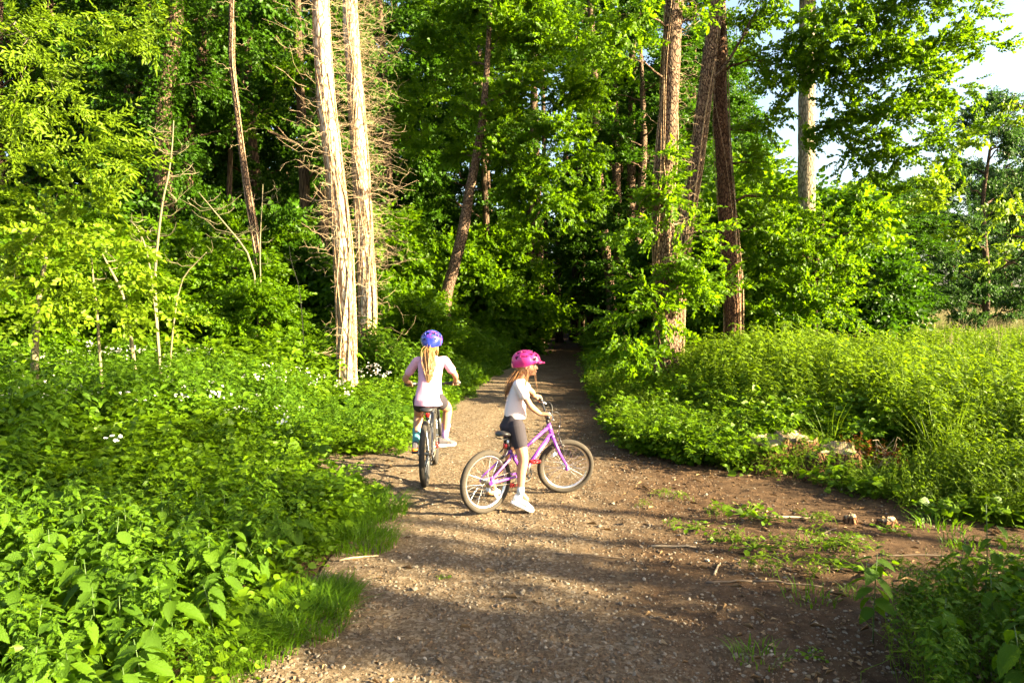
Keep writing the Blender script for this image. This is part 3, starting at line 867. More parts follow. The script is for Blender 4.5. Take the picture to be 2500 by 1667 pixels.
ivy_clad([(470, 830), (450, 600), (460, 300), (490, 150), (530, -50)], 20.5, [.22, .2, .18, .17, .14], 'ivy-covered leaning limb catching the sun behind the broad ivy-clad trunk', 61,
         [B(620, 300, 20.5, 80, 1.0, 110), B(700, 180, 20.5, 90, 1.4, 110), B(560, 640, 20, 90, 1.6, 110), B(700, 560, 20, 80, 1.3, 110)], M_LEAF)

# deep-wood trunks beside the path -----------------------------------------------
for k, (pts, d, w, lab) in enumerate([
    ([(1294, 800), (1294, 700), (1296, 600), (1298, 480)], 26, .15, 'straight mid-brown trunk just left of its darker neighbour beyond the oak'),
    ([(1318, 800), (1318, 690), (1316, 580), (1312, 460)], 27, .15, 'straight reddish trunk right of its neighbour beyond the oak'),
    ([(1497, 800), (1492, 700), (1478, 610), (1466, 500), (1460, 380)], 25, .17, 'sunlit leaning trunk deep in the wood right of the path'),
    ([(1518, 790), (1514, 690), (1510, 600), (1506, 470)], 27, .17, 'dark red trunk behind the leaning one deep in the wood'),
    ([(1542, 790), (1541, 680), (1540, 570), (1541, 460)], 28, .19, 'rough brown trunk nearest the thick path-side tree deep in the wood'),
    ([(1365, 790), (1362, 700), (1364, 600), (1372, 500)], 34, .16, 'thin black trunk left of the far end of the path'),
    ([(1402, 790), (1404, 700), (1408, 600), (1412, 480)], 36, .20, 'thick black trunk right over the vanishing path'),
    ([(1440, 790), (1440, 700), (1442, 600), (1446, 480)], 38, .18, 'black trunk right of the vanishing path'),
    ([(1195, 790), (1192, 700), (1190, 620), (1186, 520)], 25, .12, 'thin shaded trunk behind the oak foot'),
    ([(1422, 790), (1424, 700), (1424, 600), (1420, 500)], 32, .09, 'very thin black pole trunk beside the vanishing path'),
    ([(1340, 790), (1336, 700), (1332, 600), (1330, 480)], 40, .14, 'far thin trunk in the darkest part of the wood'),
    ([(800, 800), (796, 690), (790, 560), (786, 420)], 21, .16, 'dark trunk half hidden behind the left pale dead trunk'),
    ([(560, 790), (556, 690), (558, 560), (560, 480)], 22, .09, 'thin pale dead snag in the dark wood left of the leaning trunk')]):
    P = line(pts, d); e = P[-1]; P = np.vstack([P, e + (e - P[-2]) * 1.5, e + (e - P[-2]) * 4])
    bl = [(P[-1] + np.array([rt.normal(0, 1.2), rt.normal(0, 1), rt.uniform(-1.5, 1.0)]), 1.2, 8, 8, .3) for _ in range(4)]
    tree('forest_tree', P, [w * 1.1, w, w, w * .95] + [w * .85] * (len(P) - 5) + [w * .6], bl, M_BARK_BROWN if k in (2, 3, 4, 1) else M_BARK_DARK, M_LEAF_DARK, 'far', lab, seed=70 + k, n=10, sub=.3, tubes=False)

def where(x, y, what):
    px = 1250 + F * x / y
    tier = 'front' if y < 27 else 'second' if y < 34 else 'third' if y < 42 else 'fourth' if y < 50 else 'rearmost'
    if x < xl(y):
        for lim, ref in ((-150, 'beyond the left edge of the view'), (60, 'behind the left part of the elder bush'), (200, 'behind the middle of the elder bush'), (320, 'left of the tall bare sapling'), (430, 'behind the broad ivy-clad trunk'),
                         (540, 'left of the leaning bare trunk'), (660, 'right behind the leaning bare trunk'), (780, 'left of the pale dead pair'), (930, 'behind the pale dead pair'), (1040, 'left of the bright leaning oak'), (1150, 'behind the bright leaning oak'), (9999, 'left of the vanishing path')):
            if px < lim: break
    else:
        for lim, ref in ((1500, 'just right of the vanishing path'), (1600, 'behind the sunlit leaning trunk'), (1680, 'behind the thick path-side trunk'), (1760, 'behind the leaning fluted trunk'), (1850, 'behind the red-brown trunk'), (1960, 'left of the grey trunk'), (2080, 'right of the grey trunk'), (9999, 'behind the low bushy tree')):
            if px < lim: break
    return '%s in the %s row, %s' % (what, tier, ref)
# generic trees of the wood -------------------------------------------------------
def forest_proto(loc, h, crown_lo, cr, bark, leaf, label, seed, kind='far', nb=22, nspr=18, w=.22, cat='tree', name='forest_tree', group=None, br=1.45):
    r = np.random.default_rng(seed)
    P = np.array([[0, 0, 0], [r.normal(0, .1), 0, h * .3], [r.normal(0, .3), r.normal(0, .2), h * .6], [r.normal(0, .5), r.normal(0, .3), h * .97]])
    bl = []
    for k in range(nb):
        u = (k + .5) / nb
        z = crown_lo + (h * 1.05 - crown_lo) * u
        prof = math.sin(PI * min(1, .18 + .80 * u)) ** .6
        a = k * 2.4 + r.normal(0, .4)
        q = cr * prof * r.uniform(.45, 1.0)
        bl.append((np.array([math.cos(a) * q, math.sin(a) * q, z]), br * r.uniform(.75, 1.15), 10, nspr, .35))
    t = tree(name, P, [w, w * .85, w * .6, w * .2], bl, bark, leaf, kind, label, cat, group, seed, base=(0, 0, 0), n=9, sub=.5, tubes=False, limb_r=.05)
    t.location = loc
    return t
gL = 'trees of the dark wood left of the path'
gR = 'trees of the wood right of the path'
gF = 'trees along the far side of the meadow'
LL = 'leafy tree standing in the shaded wood left of the path'
LR = 'leafy tree standing in the shaded wood right of the path'
LF = 'dark round-headed tree on the far edge of the meadow'
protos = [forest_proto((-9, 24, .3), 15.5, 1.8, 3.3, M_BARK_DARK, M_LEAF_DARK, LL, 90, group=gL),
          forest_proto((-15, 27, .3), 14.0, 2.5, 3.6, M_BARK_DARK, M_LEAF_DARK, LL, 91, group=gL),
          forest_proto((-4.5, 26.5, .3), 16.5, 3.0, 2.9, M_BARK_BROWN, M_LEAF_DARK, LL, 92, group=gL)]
spots = []
r_ = np.random.default_rng(5)
def free(x, y, dmin):
    return all((x - a) ** 2 + (y - b) ** 2 > dmin ** 2 for a, b in spots)
spots += [(-9, 24), (-15, 27), (-4.5, 26.5)]
cnt = 0
for y0, y1, n, s in ((21, 28, 6, 1.0), (28, 38, 14, 1.1), (38, 55, 12, 1.25)):
    k = 0; tries = 0
    while k < n and tries < 500:
        tries += 1
        y = r_.uniform(y0, y1); x = r_.uniform(-.80 * y, xl(y) - 1.6)
        if not free(x, y, 2.9 if y < 38 else 3.6): continue
        spots.append((x, y)); k += 1
        dup_tree(protos[cnt % 3], G(x, y), r_.uniform(0, 6.28), (s * r_.uniform(.85, 1.1),) * 2 + (s * r_.uniform(.9, 1.12),), where(x, y, 'wood tree'), gL); cnt += 1
for y0, y1, n, s in ((25, 34, 6, .9), (34, 48, 9, 1.05), (48, 62, 9, 1.2)):
    k = 0; tries = 0
    while k < n and tries < 500:
        tries += 1
        y = r_.uniform(y0, y1); x = r_.uniform(xr(y) + 1.4, max(xr(y) + 2, 9 + (y - 25) * .18))
        if not free(x, y, 2.4 if y < 38 else 3.0): continue
        spots.append((x, y)); k += 1
        dup_tree(protos[cnt % 3], G(x, y), r_.uniform(0, 6.28), (s * r_.uniform(.85, 1.1),) * 2 + (s * r_.uniform(.8, 1.0),), where(x, y, 'wood tree'), gR); cnt += 1
# far side of the meadow
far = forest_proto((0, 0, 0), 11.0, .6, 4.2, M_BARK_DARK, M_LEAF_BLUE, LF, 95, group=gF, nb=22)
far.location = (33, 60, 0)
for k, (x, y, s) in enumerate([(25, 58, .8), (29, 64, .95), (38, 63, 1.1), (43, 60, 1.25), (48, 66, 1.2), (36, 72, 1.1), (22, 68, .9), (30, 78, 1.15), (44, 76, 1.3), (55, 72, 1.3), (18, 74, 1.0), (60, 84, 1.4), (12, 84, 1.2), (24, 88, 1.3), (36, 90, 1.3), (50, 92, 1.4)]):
    px = 1250 + F * x / y
    dup_tree(far, G(x, y), k * 1.7, (s * 1.05, s * 1.05, s), '%s tree across the meadow %s' % ('small' if s < 1 else 'broad' if s < 1.2 else 'tall', 'hidden by the wood' if px < 1900 else 'left of the pale grass' if px < 2150 else 'over the left of the pale grass' if px < 2300 else 'over the right of the pale grass' if px < 2450 else 'at the right edge'), gF)
dup_tree(far, G(21.5, 31), 1.0, (.70, .70, .95), 'tall grey-green willow-like tree at the right edge beyond the meadow', None)
dup_tree(far, G(26, 34), 2.0, (.8, .8, .9), 'grey-green tree partly cut by the right edge beyond the meadow', None)
dup_tree(protos[0], G(14.2, 27), 2.0, (.75, .75, .40), 'rounded mid-green tree at the back left corner of the meadow', None)
dup_tree(protos[1], G(17.0, 31), 4.0, (.8, .8, .46), 'dark rounded tree beside the back corner of the meadow', None)
dup_tree(protos[2], G(11.6, 25.5), 3.0, (.6, .6, .34), 'small dark tree behind the low bushy hazel', None)

# understorey bushes
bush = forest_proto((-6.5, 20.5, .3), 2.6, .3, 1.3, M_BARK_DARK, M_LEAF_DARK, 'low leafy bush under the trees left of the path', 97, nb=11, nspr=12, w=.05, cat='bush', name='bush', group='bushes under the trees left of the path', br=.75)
for k in range(52):
    for _ in range(50):
        y = r_.uniform(17.5, 50)
        leftside = k % 3 != 0
        x = r_.uniform(-.75 * y, xl(y) - 1.8) if leftside else r_.uniform(xr(y) + 1.5, xr(y) + 8)
        if free(x, y, 1.5) and not (y < 30 and 1430 < 1250 + F * x / y < 1590) and not (y < 24 and abs(1250 + F * x / y - 1085) < 110): break
    s = r_.uniform(.8, 1.5) * (1 + max(0, y - 30) * .02)
    dup_tree(bush, G(x, y), r_.uniform(0, 6.28), s, where(x, y, 'low leafy bush'),
             'bushes under the trees left of the path' if leftside else 'bushes under the trees right of the path')
for k, (x, y, s) in enumerate([(3.2, 66, 3), (8, 64, 3), (12, 66, 3.2), (16, 64, 3), (-3, 60, 3), (-10, 60, 3.2), (-18, 60, 3.4), (-27, 60, 3.4), (-36, 58, 3.4), (14, 70, 3.4), (20, 66, 3.2), (26, 70, 3), (-14, 50, 2.6), (-24, 48, 2.6)]):
    dup_tree(bush, G(x, y), k * 2.1, s, 'tall bush closing the back of the wood', 'bushes closing the back of the wood')

mid = forest_proto((-3.4, 19.2, .35), 3.4, .3, 1.5, M_BARK_DARK, M_LEAF, 'sunlit bush at the foot of the wood beside the leaning oak', 98, nb=13, nspr=14, w=.05, cat='bush', name='bush', br=.8)
for x, y, s_, lab in ((-4.6, 23.0, 1.2, 'sunlit bush left of the leaning oak, nearer the pale dead pair'), (-1.9, 24.5, 1.1, 'sunlit bush just right of the leaning oak'), (-.2, 25.5, 1.2, 'dim bush in front of the two straight trunks'),
                      (-7.6, 19.5, 1.0, 'bush behind the pale dead pair of trunks'), (5.6, 17.5, 1.15, 'bright bush behind the thick path-side trunk'), (7.2, 19.5, 1.4, 'bright bush left of the grey trunk'),
                      (9.6, 20.5, 1.3, 'bright bush behind the grey trunk'), (-10.6, 17.6, 1.0, 'bush in front of the ivy-clad trunk')):
    dup_tree(mid, G(x, y), x * 1.7, s_, lab, None)

for x, y, s_, lab in ((-8.9, 12.6, .62, 'bramble mound at the back of the left bank, left of the tall sapling'), (-7.1, 12.9, .60, 'bramble mound behind the tall bare sapling'), (-5.9, 14.6, .66, 'bramble mound at the foot of the leaning bare trunk'),
                      (-4.9, 13.6, .50, 'rounded bramble mound left of the pale dead pair'), (-10.6, 13.8, .75, 'bramble mound beyond the elder bush'), (-8.0, 15.2, .80, 'higher bramble mound before the dark wood'), (-2.3, 16.6, .5, 'leafy mound right of the pale dead pair')):
    dup_tree(mid, G(x, y), x * 1.3, (s_ * 1.15, s_ * 1.15, s_), lab, None)
# trees outside the frame, beyond the side path, that throw the streaks of shade over the foreground
dup_tree(protos[0], G(12.5, -.06), .4, (.22, .22, .50), 'narrow young tree right of the camera throwing shade over the path', None)
dup_tree(bush, G(7.4, .75), .4, (1.0, 1.0, 1.05), 'bush right of the camera throwing shade over the near right corner', None)
for k, (x, yb, r0) in enumerate(((13.5, 3.75, .10), (15.0, 4.75, .09), (16.5, 5.15, .11), (10.0, 4.45, .06), (14.0, 5.75, .08))):
    q = np.random.default_rng(500 + k); y = yb - .325 * (x + .3)
    Pq = np.array([G(x, y), [x + q.normal(0, .1), y, 3], [x + q.normal(0, .15), y + q.normal(0, .1), 6], [x + q.normal(0, .2), y, 9.5]])
    tree('young_tree', Pq, [r0, r0 * .9, r0 * .75, r0 * .5], [(Pq[3] + [q.normal(0, .5), q.normal(0, .4), -q.uniform(0, 2.5)], .45, 5, 6, .3) for _ in range(3)], M_BARK_GREY, M_LEAF, 'mid',
         'slim young tree in the row right of the camera whose shadow streaks the path', 'tree', 'slim trees in the row right of the camera', 510 + k, n=8, sub=.4)
# ------------------------------------------------------------------ undergrowth
def src_obj(name, me, mats):
    o = bpy.data.objects.new(name, me)
    for m in (mats if isinstance(mats, (list, tuple)) else [mats]): me.materials.append(m)
    return o                      # a source for the scatter only; it is not in the scene itself

def scatter(name, pts, rotz, tilt, scl, idx, sources, label, cat, kind='stuff', parent=None):
    """One object of kind stuff: geometry nodes put copies of the sources on its points."""
    pts = np.asarray(pts, np.float32); n = len(pts)
    me = bpy.data.meshes.new(name); me.vertices.add(n); me.vertices.foreach_set('co', pts.ravel()); me.update()
    rv = np.zeros((n, 3), np.float32); rv[:, 2] = rotz
    if tilt is not None: rv[:, :2] = tilt
    a = me.attributes.new('turn', 'FLOAT_VECTOR', 'POINT'); a.data.foreach_set('vector', rv.ravel())
    a = me.attributes.new('size', 'FLOAT', 'POINT'); a.data.foreach_set('value', np.asarray(scl, np.float32))
    a = me.attributes.new('pick', 'INT', 'POINT'); a.data.foreach_set('value', np.asarray(idx, np.int32))
    o = bpy.data.objects.new(name, me); COL.objects.link(o)
    if parent is not None: o.parent = parent
    ng = bpy.data.node_groups.new(name, 'GeometryNodeTree')
    ng.interface.new_socket('Geometry', in_out='INPUT', socket_type='NodeSocketGeometry')
    ng.interface.new_socket('Geometry', in_out='OUTPUT', socket_type='NodeSocketGeometry')
    N, L = ng.nodes, ng.links
    gi = N.new('NodeGroupInput'); go = N.new('NodeGroupOutput'); jn = N.new('GeometryNodeJoinGeometry')
    def attr(t, nm):
        q = N.new('GeometryNodeInputNamedAttribute'); q.data_type = t; q.inputs[0].default_value = nm
        return q.outputs[0]
    tr = attr('FLOAT_VECTOR', 'turn'); sz = attr('FLOAT', 'size'); pk = attr('INT', 'pick')
    for k, s in enumerate(sources):
        ob = N.new('GeometryNodeObjectInfo'); ob.inputs['Object'].default_value = s; ob.inputs['As Instance'].default_value = True
        cp = N.new('FunctionNodeCompare'); cp.data_type = 'INT'; cp.operation = 'EQUAL'
        L.new(pk, cp.inputs[2]); cp.inputs[3].default_value = k
        ip = N.new('GeometryNodeInstanceOnPoints')
        L.new(gi.outputs[0], ip.inputs['Points']); L.new(cp.outputs[0], ip.inputs['Selection'])
        L.new(ob.outputs['Geometry'], ip.inputs['Instance']); L.new(tr, ip.inputs['Rotation']); L.new(sz, ip.inputs['Scale'])
        L.new(ip.outputs[0], jn.inputs[0])
    L.new(jn.outputs[0], go.inputs[0])
    md = o.modifiers.new('scatter', 'NODES'); md.node_group = ng
    return tag(o, label, cat, None, kind)

def join(parts):
    """parts: (V, Q, f) -> one."""
    V, Q, f, off = [], [], [], 0
    for v, q, g in parts:
        V.append(v); Q.append(np.asarray(q) + off); f.append(g); off += len(v)
    return np.vstack(V), np.vstack(Q), np.concatenate(f)

def stem_quads(P, r0, r1):
    mb = MB(); mb.tube(P, np.linspace(r0, r1, len(P)), 3, False)
    V = np.vstack(mb.V); Q = np.vstack(mb.Q)
    return V, Q, np.full(len(Q), .35)

def nettle(r, h=1.0, pairs=9, leaf=.12, lean=.08, w=.5, droop=.55):
    V0, Q0 = leaf_fine(w, .08, .30)
    top = np.array([r.normal(0, lean), r.normal(0, lean), h])
    P = curve3([0, 0, 0], [0, 0, 1], top, 6)
    parts = [stem_quads(P, .006, .003)]
    pos, d, s = [], [], []
    for k in range(pairs):
        t = .22 + .78 * (k + 1) / pairs
        a, _ = along(P, t)
        az = k * PI / 2 + r.normal(0, .3)
        prof = math.sin(PI * min(1, .28 + .78 * (1 - t))) ** .8 if t > .6 else .75 + .25 * t
        for q in (0, PI):
            pos.append(a + np.array([math.cos(az + q), math.sin(az + q), 0]) * .012)
            d.append([math.cos(az + q), math.sin(az + q), -droop * r.uniform(.2, 1.2) * (1.3 - t)])
            s.append(leaf * prof * r.uniform(.8, 1.15))
    for q in range(4):                       # small leaves of the tip
        az = q * PI / 2 + r.normal(0, .3); pos.append(top); d.append([math.cos(az), math.sin(az), .9]); s.append(leaf * .35)
    pos = np.array(pos); d = np.array(d, float); n = len(pos)
    up = np.stack([r.normal(0, .45, n), r.normal(0, .45, n), np.ones(n)], -1)
    V, Q = place(V0, Q0, pos, frames(d, up), np.array(s))
    parts.append((V, Q, np.repeat(r.uniform(0, 1, n), 6)))
    return join(parts)

def clump(r, fn, n, rad, **kw):
    parts = []
    for _ in range(n):
        V, Q, f = fn(r, **{k: (v() if callable(v) else v) for k, v in kw.items()})
        a = r.uniform(0, 6.28); q = rad * math.sqrt(r.uniform(0, 1)); b = r.uniform(0, 6.28)
        c, s = math.cos(b), math.sin(b)
        V = V @ np.array([[c, s, 0], [-s, c, 0], [0, 0, 1]]) + np.array([math.cos(a) * q, math.sin(a) * q, 0])
        parts.append((V, Q, f))
    return join(parts)

def bramble(r, h=.6, R_=.5, arcs=6, leaf=.075, w=.68):
    V0, Q0 = leaf_quads(w, .07, .12, .65)
    parts, pos, d, s = [], [], [], []
    for k in range(arcs):
        az = r.uniform(0, 6.28); L = R_ * r.uniform(.6, 1.3)
        e = np.array([math.cos(az) * L, math.sin(az) * L, h * r.uniform(.35, .9)])
        P = curve3([r.normal(0, .06), r.normal(0, .06), 0], [math.cos(az) * .3, math.sin(az) * .3, 1.4], e, 8, .02, r)
        parts.append(stem_quads(P, .004, .002))
        for t in np.linspace(.25, 1, 9):
            a, ad = along(P, t + r.uniform(-.03, .03))
            az2 = r.uniform(0, 6.28)
            pet = np.array([math.cos(az2), math.sin(az2), r.uniform(.1, .8)]) * .06
            sz = leaf * r.uniform(.65, 1.15)
            tlt = r.normal(0, .25)
            for q in (-1.25, 0, 1.25):      # three leaflets
                pos.append(a + pet); d.append([math.cos(az2 + q), math.sin(az2 + q), tlt - .12]); s.append(sz * (1.1 if q == 0 else .85))
    pos = np.array(pos); d = np.array(d, float); n = len(pos)
    up = np.repeat(np.stack([r.normal(0, .75, n // 3), r.normal(0, .75, n // 3), np.ones(n // 3)], -1), 3, axis=0)
    V, Q = place(V0, Q0, pos, frames(d, up), np.array(s))
    parts.append((V, Q, np.repeat(r.uniform(0, 1, n), 2)))
    return join(parts)

def rosette(r, n=16, R_=.16, h=.16, leaf=.07, w=.85, rnd=.9):
    """Low plant: round leaves on thin stalks."""
    V0, Q0 = leaf_fine(w, .06, .15)
    parts, pos, d, s = [], [], [], []
    for k in range(n):
        az = r.uniform(0, 6.28); q = R_ * math.sqrt(r.uniform(.02, 1))
        e = np.array([math.cos(az) * q, math.sin(az) * q, h * r.uniform(.3, 1)])
        parts.append(stem_quads(np.array([[0, 0, 0], e * np.array([.6, .6, .7]), e]), .002, .0015))
        pos.append(e); d.append([math.cos(az + r.normal(0, .6)), math.sin(az + r.normal(0, .6)), r.normal(.02, .2)]); s.append(leaf * r.uniform(.5, 1.2))
    pos = np.array(pos); d = np.array(d, float)
    up = np.stack([r.normal(0, .65, n), r.normal(0, .65, n), np.ones(n)], -1)
    V, Q = place(V0, Q0, pos, frames(d, up), np.array(s))
    parts.append((V, Q, np.repeat(r.uniform(0, 1, n), 6)))
    return join(parts)

def wispy(r, h=.4, R_=.25, n=110, leaf=.028):
    """Scrambling plant with many tiny narrow leaves."""
    V0, Q0 = leaf_quads(.4, .05, .1, .4)
    parts, pos, d, s = [], [], [], []
    for k in range(12):
        az = r.uniform(0, 6.28); e = np.array([math.cos(az) * R_ * r.uniform(.2, 1.2), math.sin(az) * R_ * r.uniform(.2, 1.2), h * r.uniform(.4, 1.1)])
        P = curve3([r.normal(0, R_ * .4), r.normal(0, R_ * .4), 0], [0, 0, 1], e, 6, .05, r)
        parts.append(stem_quads(P, .0022, .0012))
        for q in range(n // 12):
            a, ad = along(P, r.uniform(.15, 1)); th = r.uniform(0, 6.28)
            pos.append(a); d.append([math.cos(th), math.sin(th), r.normal(.2, .4)]); s.append(leaf * r.uniform(.6, 1.4))
    pos = np.array(pos); d = np.array(d, float); m = len(pos)
    up = np.stack([r.normal(0, .4, m), r.normal(0, .4, m), np.ones(m)], -1)
    V, Q = place(V0, Q0, pos, frames(d, up), np.array(s))
    parts.append((V, Q, np.repeat(r.uniform(0, 1, m), 2)))
    return join(parts)

def grass(r, n=34, h=.22, R_=.09, w=.004, bend=.8, seed_head=False):
    V, Q, f = [], [], []; off = 0
    for k in range(n):
        az = r.uniform(0, 6.28); q = R_ * math.sqrt(r.uniform(0, 1)); b = np.array([math.cos(az) * q, math.sin(az) * q, 0])
        a2 = az + r.normal(0, .8); hh = h * r.uniform(.5, 1.1); bd = bend * hh * r.uniform(.2, 1)
        side = np.array([-math.sin(a2), math.cos(a2), 0]) * w * r.uniform(.7, 1.3)
        o = np.array([math.cos(a2), math.sin(a2), 0])
        for t, ww in ((0, 1), (.35, .9), (.7, .65), (1, .12)):
            c = b + o * bd * t * t + np.array([0, 0, hh * (t - .18 * bend * t * t)])
            V += [c - side * ww, c + side * ww]
        for i in range(3): Q.append([off + 2 * i, off + 2 * i + 1, off + 2 * i + 3, off + 2 * i + 2])
        f += [r.uniform()] * 3; off += 8
    return np.array(V), np.array(Q), np.array(f)

def seed_stalks(r, n=6, h=1.1, R_=.12):
    parts = []
    V0, Q0 = leaf_quads(.35, .1, .1, .5)
    for k in range(n):
        az = r.uniform(0, 6.28); b = np.array([math.cos(az), math.sin(az), 0]) * R_ * r.uniform(0, 1)
        e = b + np.array([r.normal(0, .08), r.normal(0, .08), h * r.uniform(.75, 1.1)])
        P = curve3(b, [0, 0, 1], e, 5); parts.append(stem_quads(P, .0022, .001))
        m = 16; pos = e - np.array([0, 0, 1]) * r.uniform(0, .13, m)[:, None]
        th = r.uniform(0, 6.28, m); d = np.stack([np.cos(th) * .35, np.sin(th) * .35, np.ones(m)], -1)
        V, Q = place(V0, Q0, pos, frames(d, np.tile([1., 0, 0.01], (m, 1))), .022 * r.uniform(.7, 1.3, m))
        parts.append((V, Q, np.repeat(r.uniform(0, 1, m), 2)))
    return join(parts)

def blossoms(r, n=7, R_=.10):
    """A spray of small white five-petalled flowers."""
    V0, Q0 = leaf_quads(.8, .02, -.1, .9)
    pos, d, s = [], [], []
    for k in range(n):
        c = r.normal(0, R_ * .55, 3); c[2] = abs(c[2]) * .6
        nrm = np.array([r.normal(0, .4), r.normal(-.4, .4), 1.0]); M = frames(np.array([[1.0, 0, -nrm[0]]]), nrm[None])[0]
        for q in range(5):
            v = M @ np.array([math.cos(q * 1.257), math.sin(q * 1.257), .15]); pos.append(c); d.append(v); s.append(.022 * r.uniform(.8, 1.2))
    m = len(pos); V, Q = place(V0, Q0, np.array(pos), frames(np.array(d), np.tile([0.01, 0, 1.], (m, 1))), np.array(s))
    return V, Q, np.repeat(r.uniform(0, 1, m), 2)

def S(name, fn, mat, k=4, seed=0, **kw):
    out = []
    for q in range(k):
        V, Q, f = fn(np.random.default_rng(seed + q), **kw)
        out.append(src_obj(name, mesh_np(name, V, Q, rnd=f), mat))
    return out
S_NETTLE = S('nettle_clump', lambda r: clump(r, nettle, 4, .16, h=lambda: r.uniform(.6, 1.1), pairs=9, lean=.16), M_NETTLE, 4, 100)
S_MEADOW = S('tall_nettle_clump', lambda r: clump(r, nettle, 5, .2, h=lambda: r.uniform(.5, 1.1), pairs=12, leaf=.10, w=.42, droop=.7, lean=.14), M_MEADOW, 4, 110)
S_BRAMBLE = S('bramble_arch', bramble, M_UNDER, 4, 120)
S_ROSETTE = S('low_leaf_plant', rosette, M_UNDER, 4, 130)
S_ROUND = S('round_leaf_plant', lambda r: rosette(r, 13, .17, .17, .085, .95, 1.0), M_NETTLE, 3, 135)
S_WISPY = S('scrambling_plant', wispy, M_MEADOW, 4, 140)
S_GRASS = S('grass_bunch', lambda r: grass(r, 90, .22, .13, .0028, 1.1), M_GRASS, 4, 150)
S_TALL = S('tall_grass_bunch', lambda r: grass(r, 22, .85, .12, .005, .5), M_MEADOW, 3, 160)
S_SEED = S('seed_stalk_bunch', seed_stalks, M_SEED, 3, 170)
S_BLOOM = S('blossom_spray', blossoms, M_PETAL, 3, 180)

ru = np.random.default_rng(77)
def pts_in(n, x0, x1, y0, y1, fn):
    x = ru.uniform(x0, x1, n); y = ru.uniform(y0, y1, n)
    m = fn(x, y); return x[m], y[m]
def in_view(x, y, m=1.2): return (np.abs(x) < .75 * y + m)
def put(name, x, y, sources, s, label, cat, tiltv=.12, zoff=0.0):
    n = len(x)
    z = gz(x, y) + zoff
    return scatter(name, np.stack([x, y, z - .01], -1), ru.uniform(0, 6.28, n), ru.normal(0, tiltv, (n, 2)), s, ru.integers(0, len(sources), n), sources, label, cat)
def edgeL(x, y): return xl(y) - x + .25 * (vnoise(x, y, .8, 31) - .5) + .12 * (vnoise(x, y, .3, 32) - .5)
def edgeR(x, y): return x - xr(y) + .3 * (vnoise(x, y, .8, 33) - .5) + .12 * (vnoise(x, y, .3, 34) - .5)
def stumpy(x, y): return (x > 2.25) & (x < 3.85) & (y > 6.2) & (y < 7.5) & (ru.uniform(0, 1, len(x)) < .88)
def notbare(x, y):
    k = np.ones(len(x), bool)
    for a, b, r in BARE: k &= ((x - a) ** 2 / 2.2 + (y - b) ** 2) > r * r
    return k

# left bank: brambles and nettles, low at the path and shoulder high further in
x, y = pts_in(26000, -16, 1.5, 1.2, 24, lambda x, y: (edgeL(x, y) > .22) & in_view(x, y) & notbare(x, y))
e = edgeL(x, y)
keep = ru.uniform(0, 1, len(x)) < np.clip(1.25 - y / 20, .35, 1) * .62
x, y, e = x[keep], y[keep], e[keep]
hh = np.clip(.38 + .26 * e, .38, 1.0) * (1 + .05 * np.clip(y - 8, 0, 14)) * ru.uniform(.7, 1.2, len(x)) * (.55 + .9 * vnoise(x, y, 1.5, 35))
hh = np.where((x / y > -.31) & (x / y < -.17) & (y > 7.5) & (y < 14), np.minimum(hh, .5), hh)
nearleft = (y < 4.8) & (ru.uniform(0, 1, len(x)) < .9)
br = (vnoise(x, y, 1.6, 36) > .42) & ~nearleft
put('bramble_thicket', x[br], y[br], S_BRAMBLE, hh[br] * 1.15, 'mass of brambles with three-part leaves covering the left bank up to the pale trunks', 'brambles')
nt = ~br & (y > 5.2)
put('nettle_bed', x[nt], y[nt], S_NETTLE, hh[nt] * .72, 'nettles growing thickly among the brambles on the left bank', 'nettles')
nn = ~br & (y <= 5.2)
sel = np.arange(nn.sum()) % 3 != 0
put('near_nettle_bed', x[nn][sel], y[nn][sel], S_NETTLE, np.clip(hh[nn][sel] * .62, .2, .62), 'short nettles in the near left corner beside the path', 'nettles')
# low leaves along the left edge
x, y = pts_in(15000, -8, 1.5, 1.5, 22, lambda x, y: (edgeL(x, y) > .05) & (edgeL(x, y) < 1.9) & in_view(x, y) & notbare(x, y))
put('low_leaves', x, y, S_ROSETTE, ru.uniform(.6, 1.3, len(x)) * np.clip(.6 + edgeL(x, y) * .5, .5, 1.3), 'low round-leaved plants fringing the left edge of the path', 'ground cover', .2)
x, y = pts_in(3500, -6, 1, 2, 16, lambda x, y: (edgeL(x, y) > .3) & (edgeL(x, y) < 4) & (y > 4.4) & (vnoise(x, y, .9, 39) > .5) & notbare(x, y))
put('broad_leaves', x, y, S_ROUND, ru.uniform(.7, 1.4, len(x)), 'broad heart-shaped leaves among the nettles on the left bank', 'ground cover', .2, .08)
# white bramble flowers
x, y = pts_in(230, -8, -1.0, 5.2, 13, lambda x, y: (edgeL(x, y) > 1.0) & in_view(x, y, 0) & (vnoise(x, y, 1.1, 40) > .56))
e = edgeL(x, y); hb = (np.clip(.38 + .26 * e, .38, 1.0) * (1 + .035 * np.clip(y - 8, 0, 14)))
put('bramble_blossom', x, y, S_BLOOM, ru.uniform(.6, 1.0, len(x)), 'small white bramble flowers dotted over the left bank', 'blossom', .3, hb * .62)

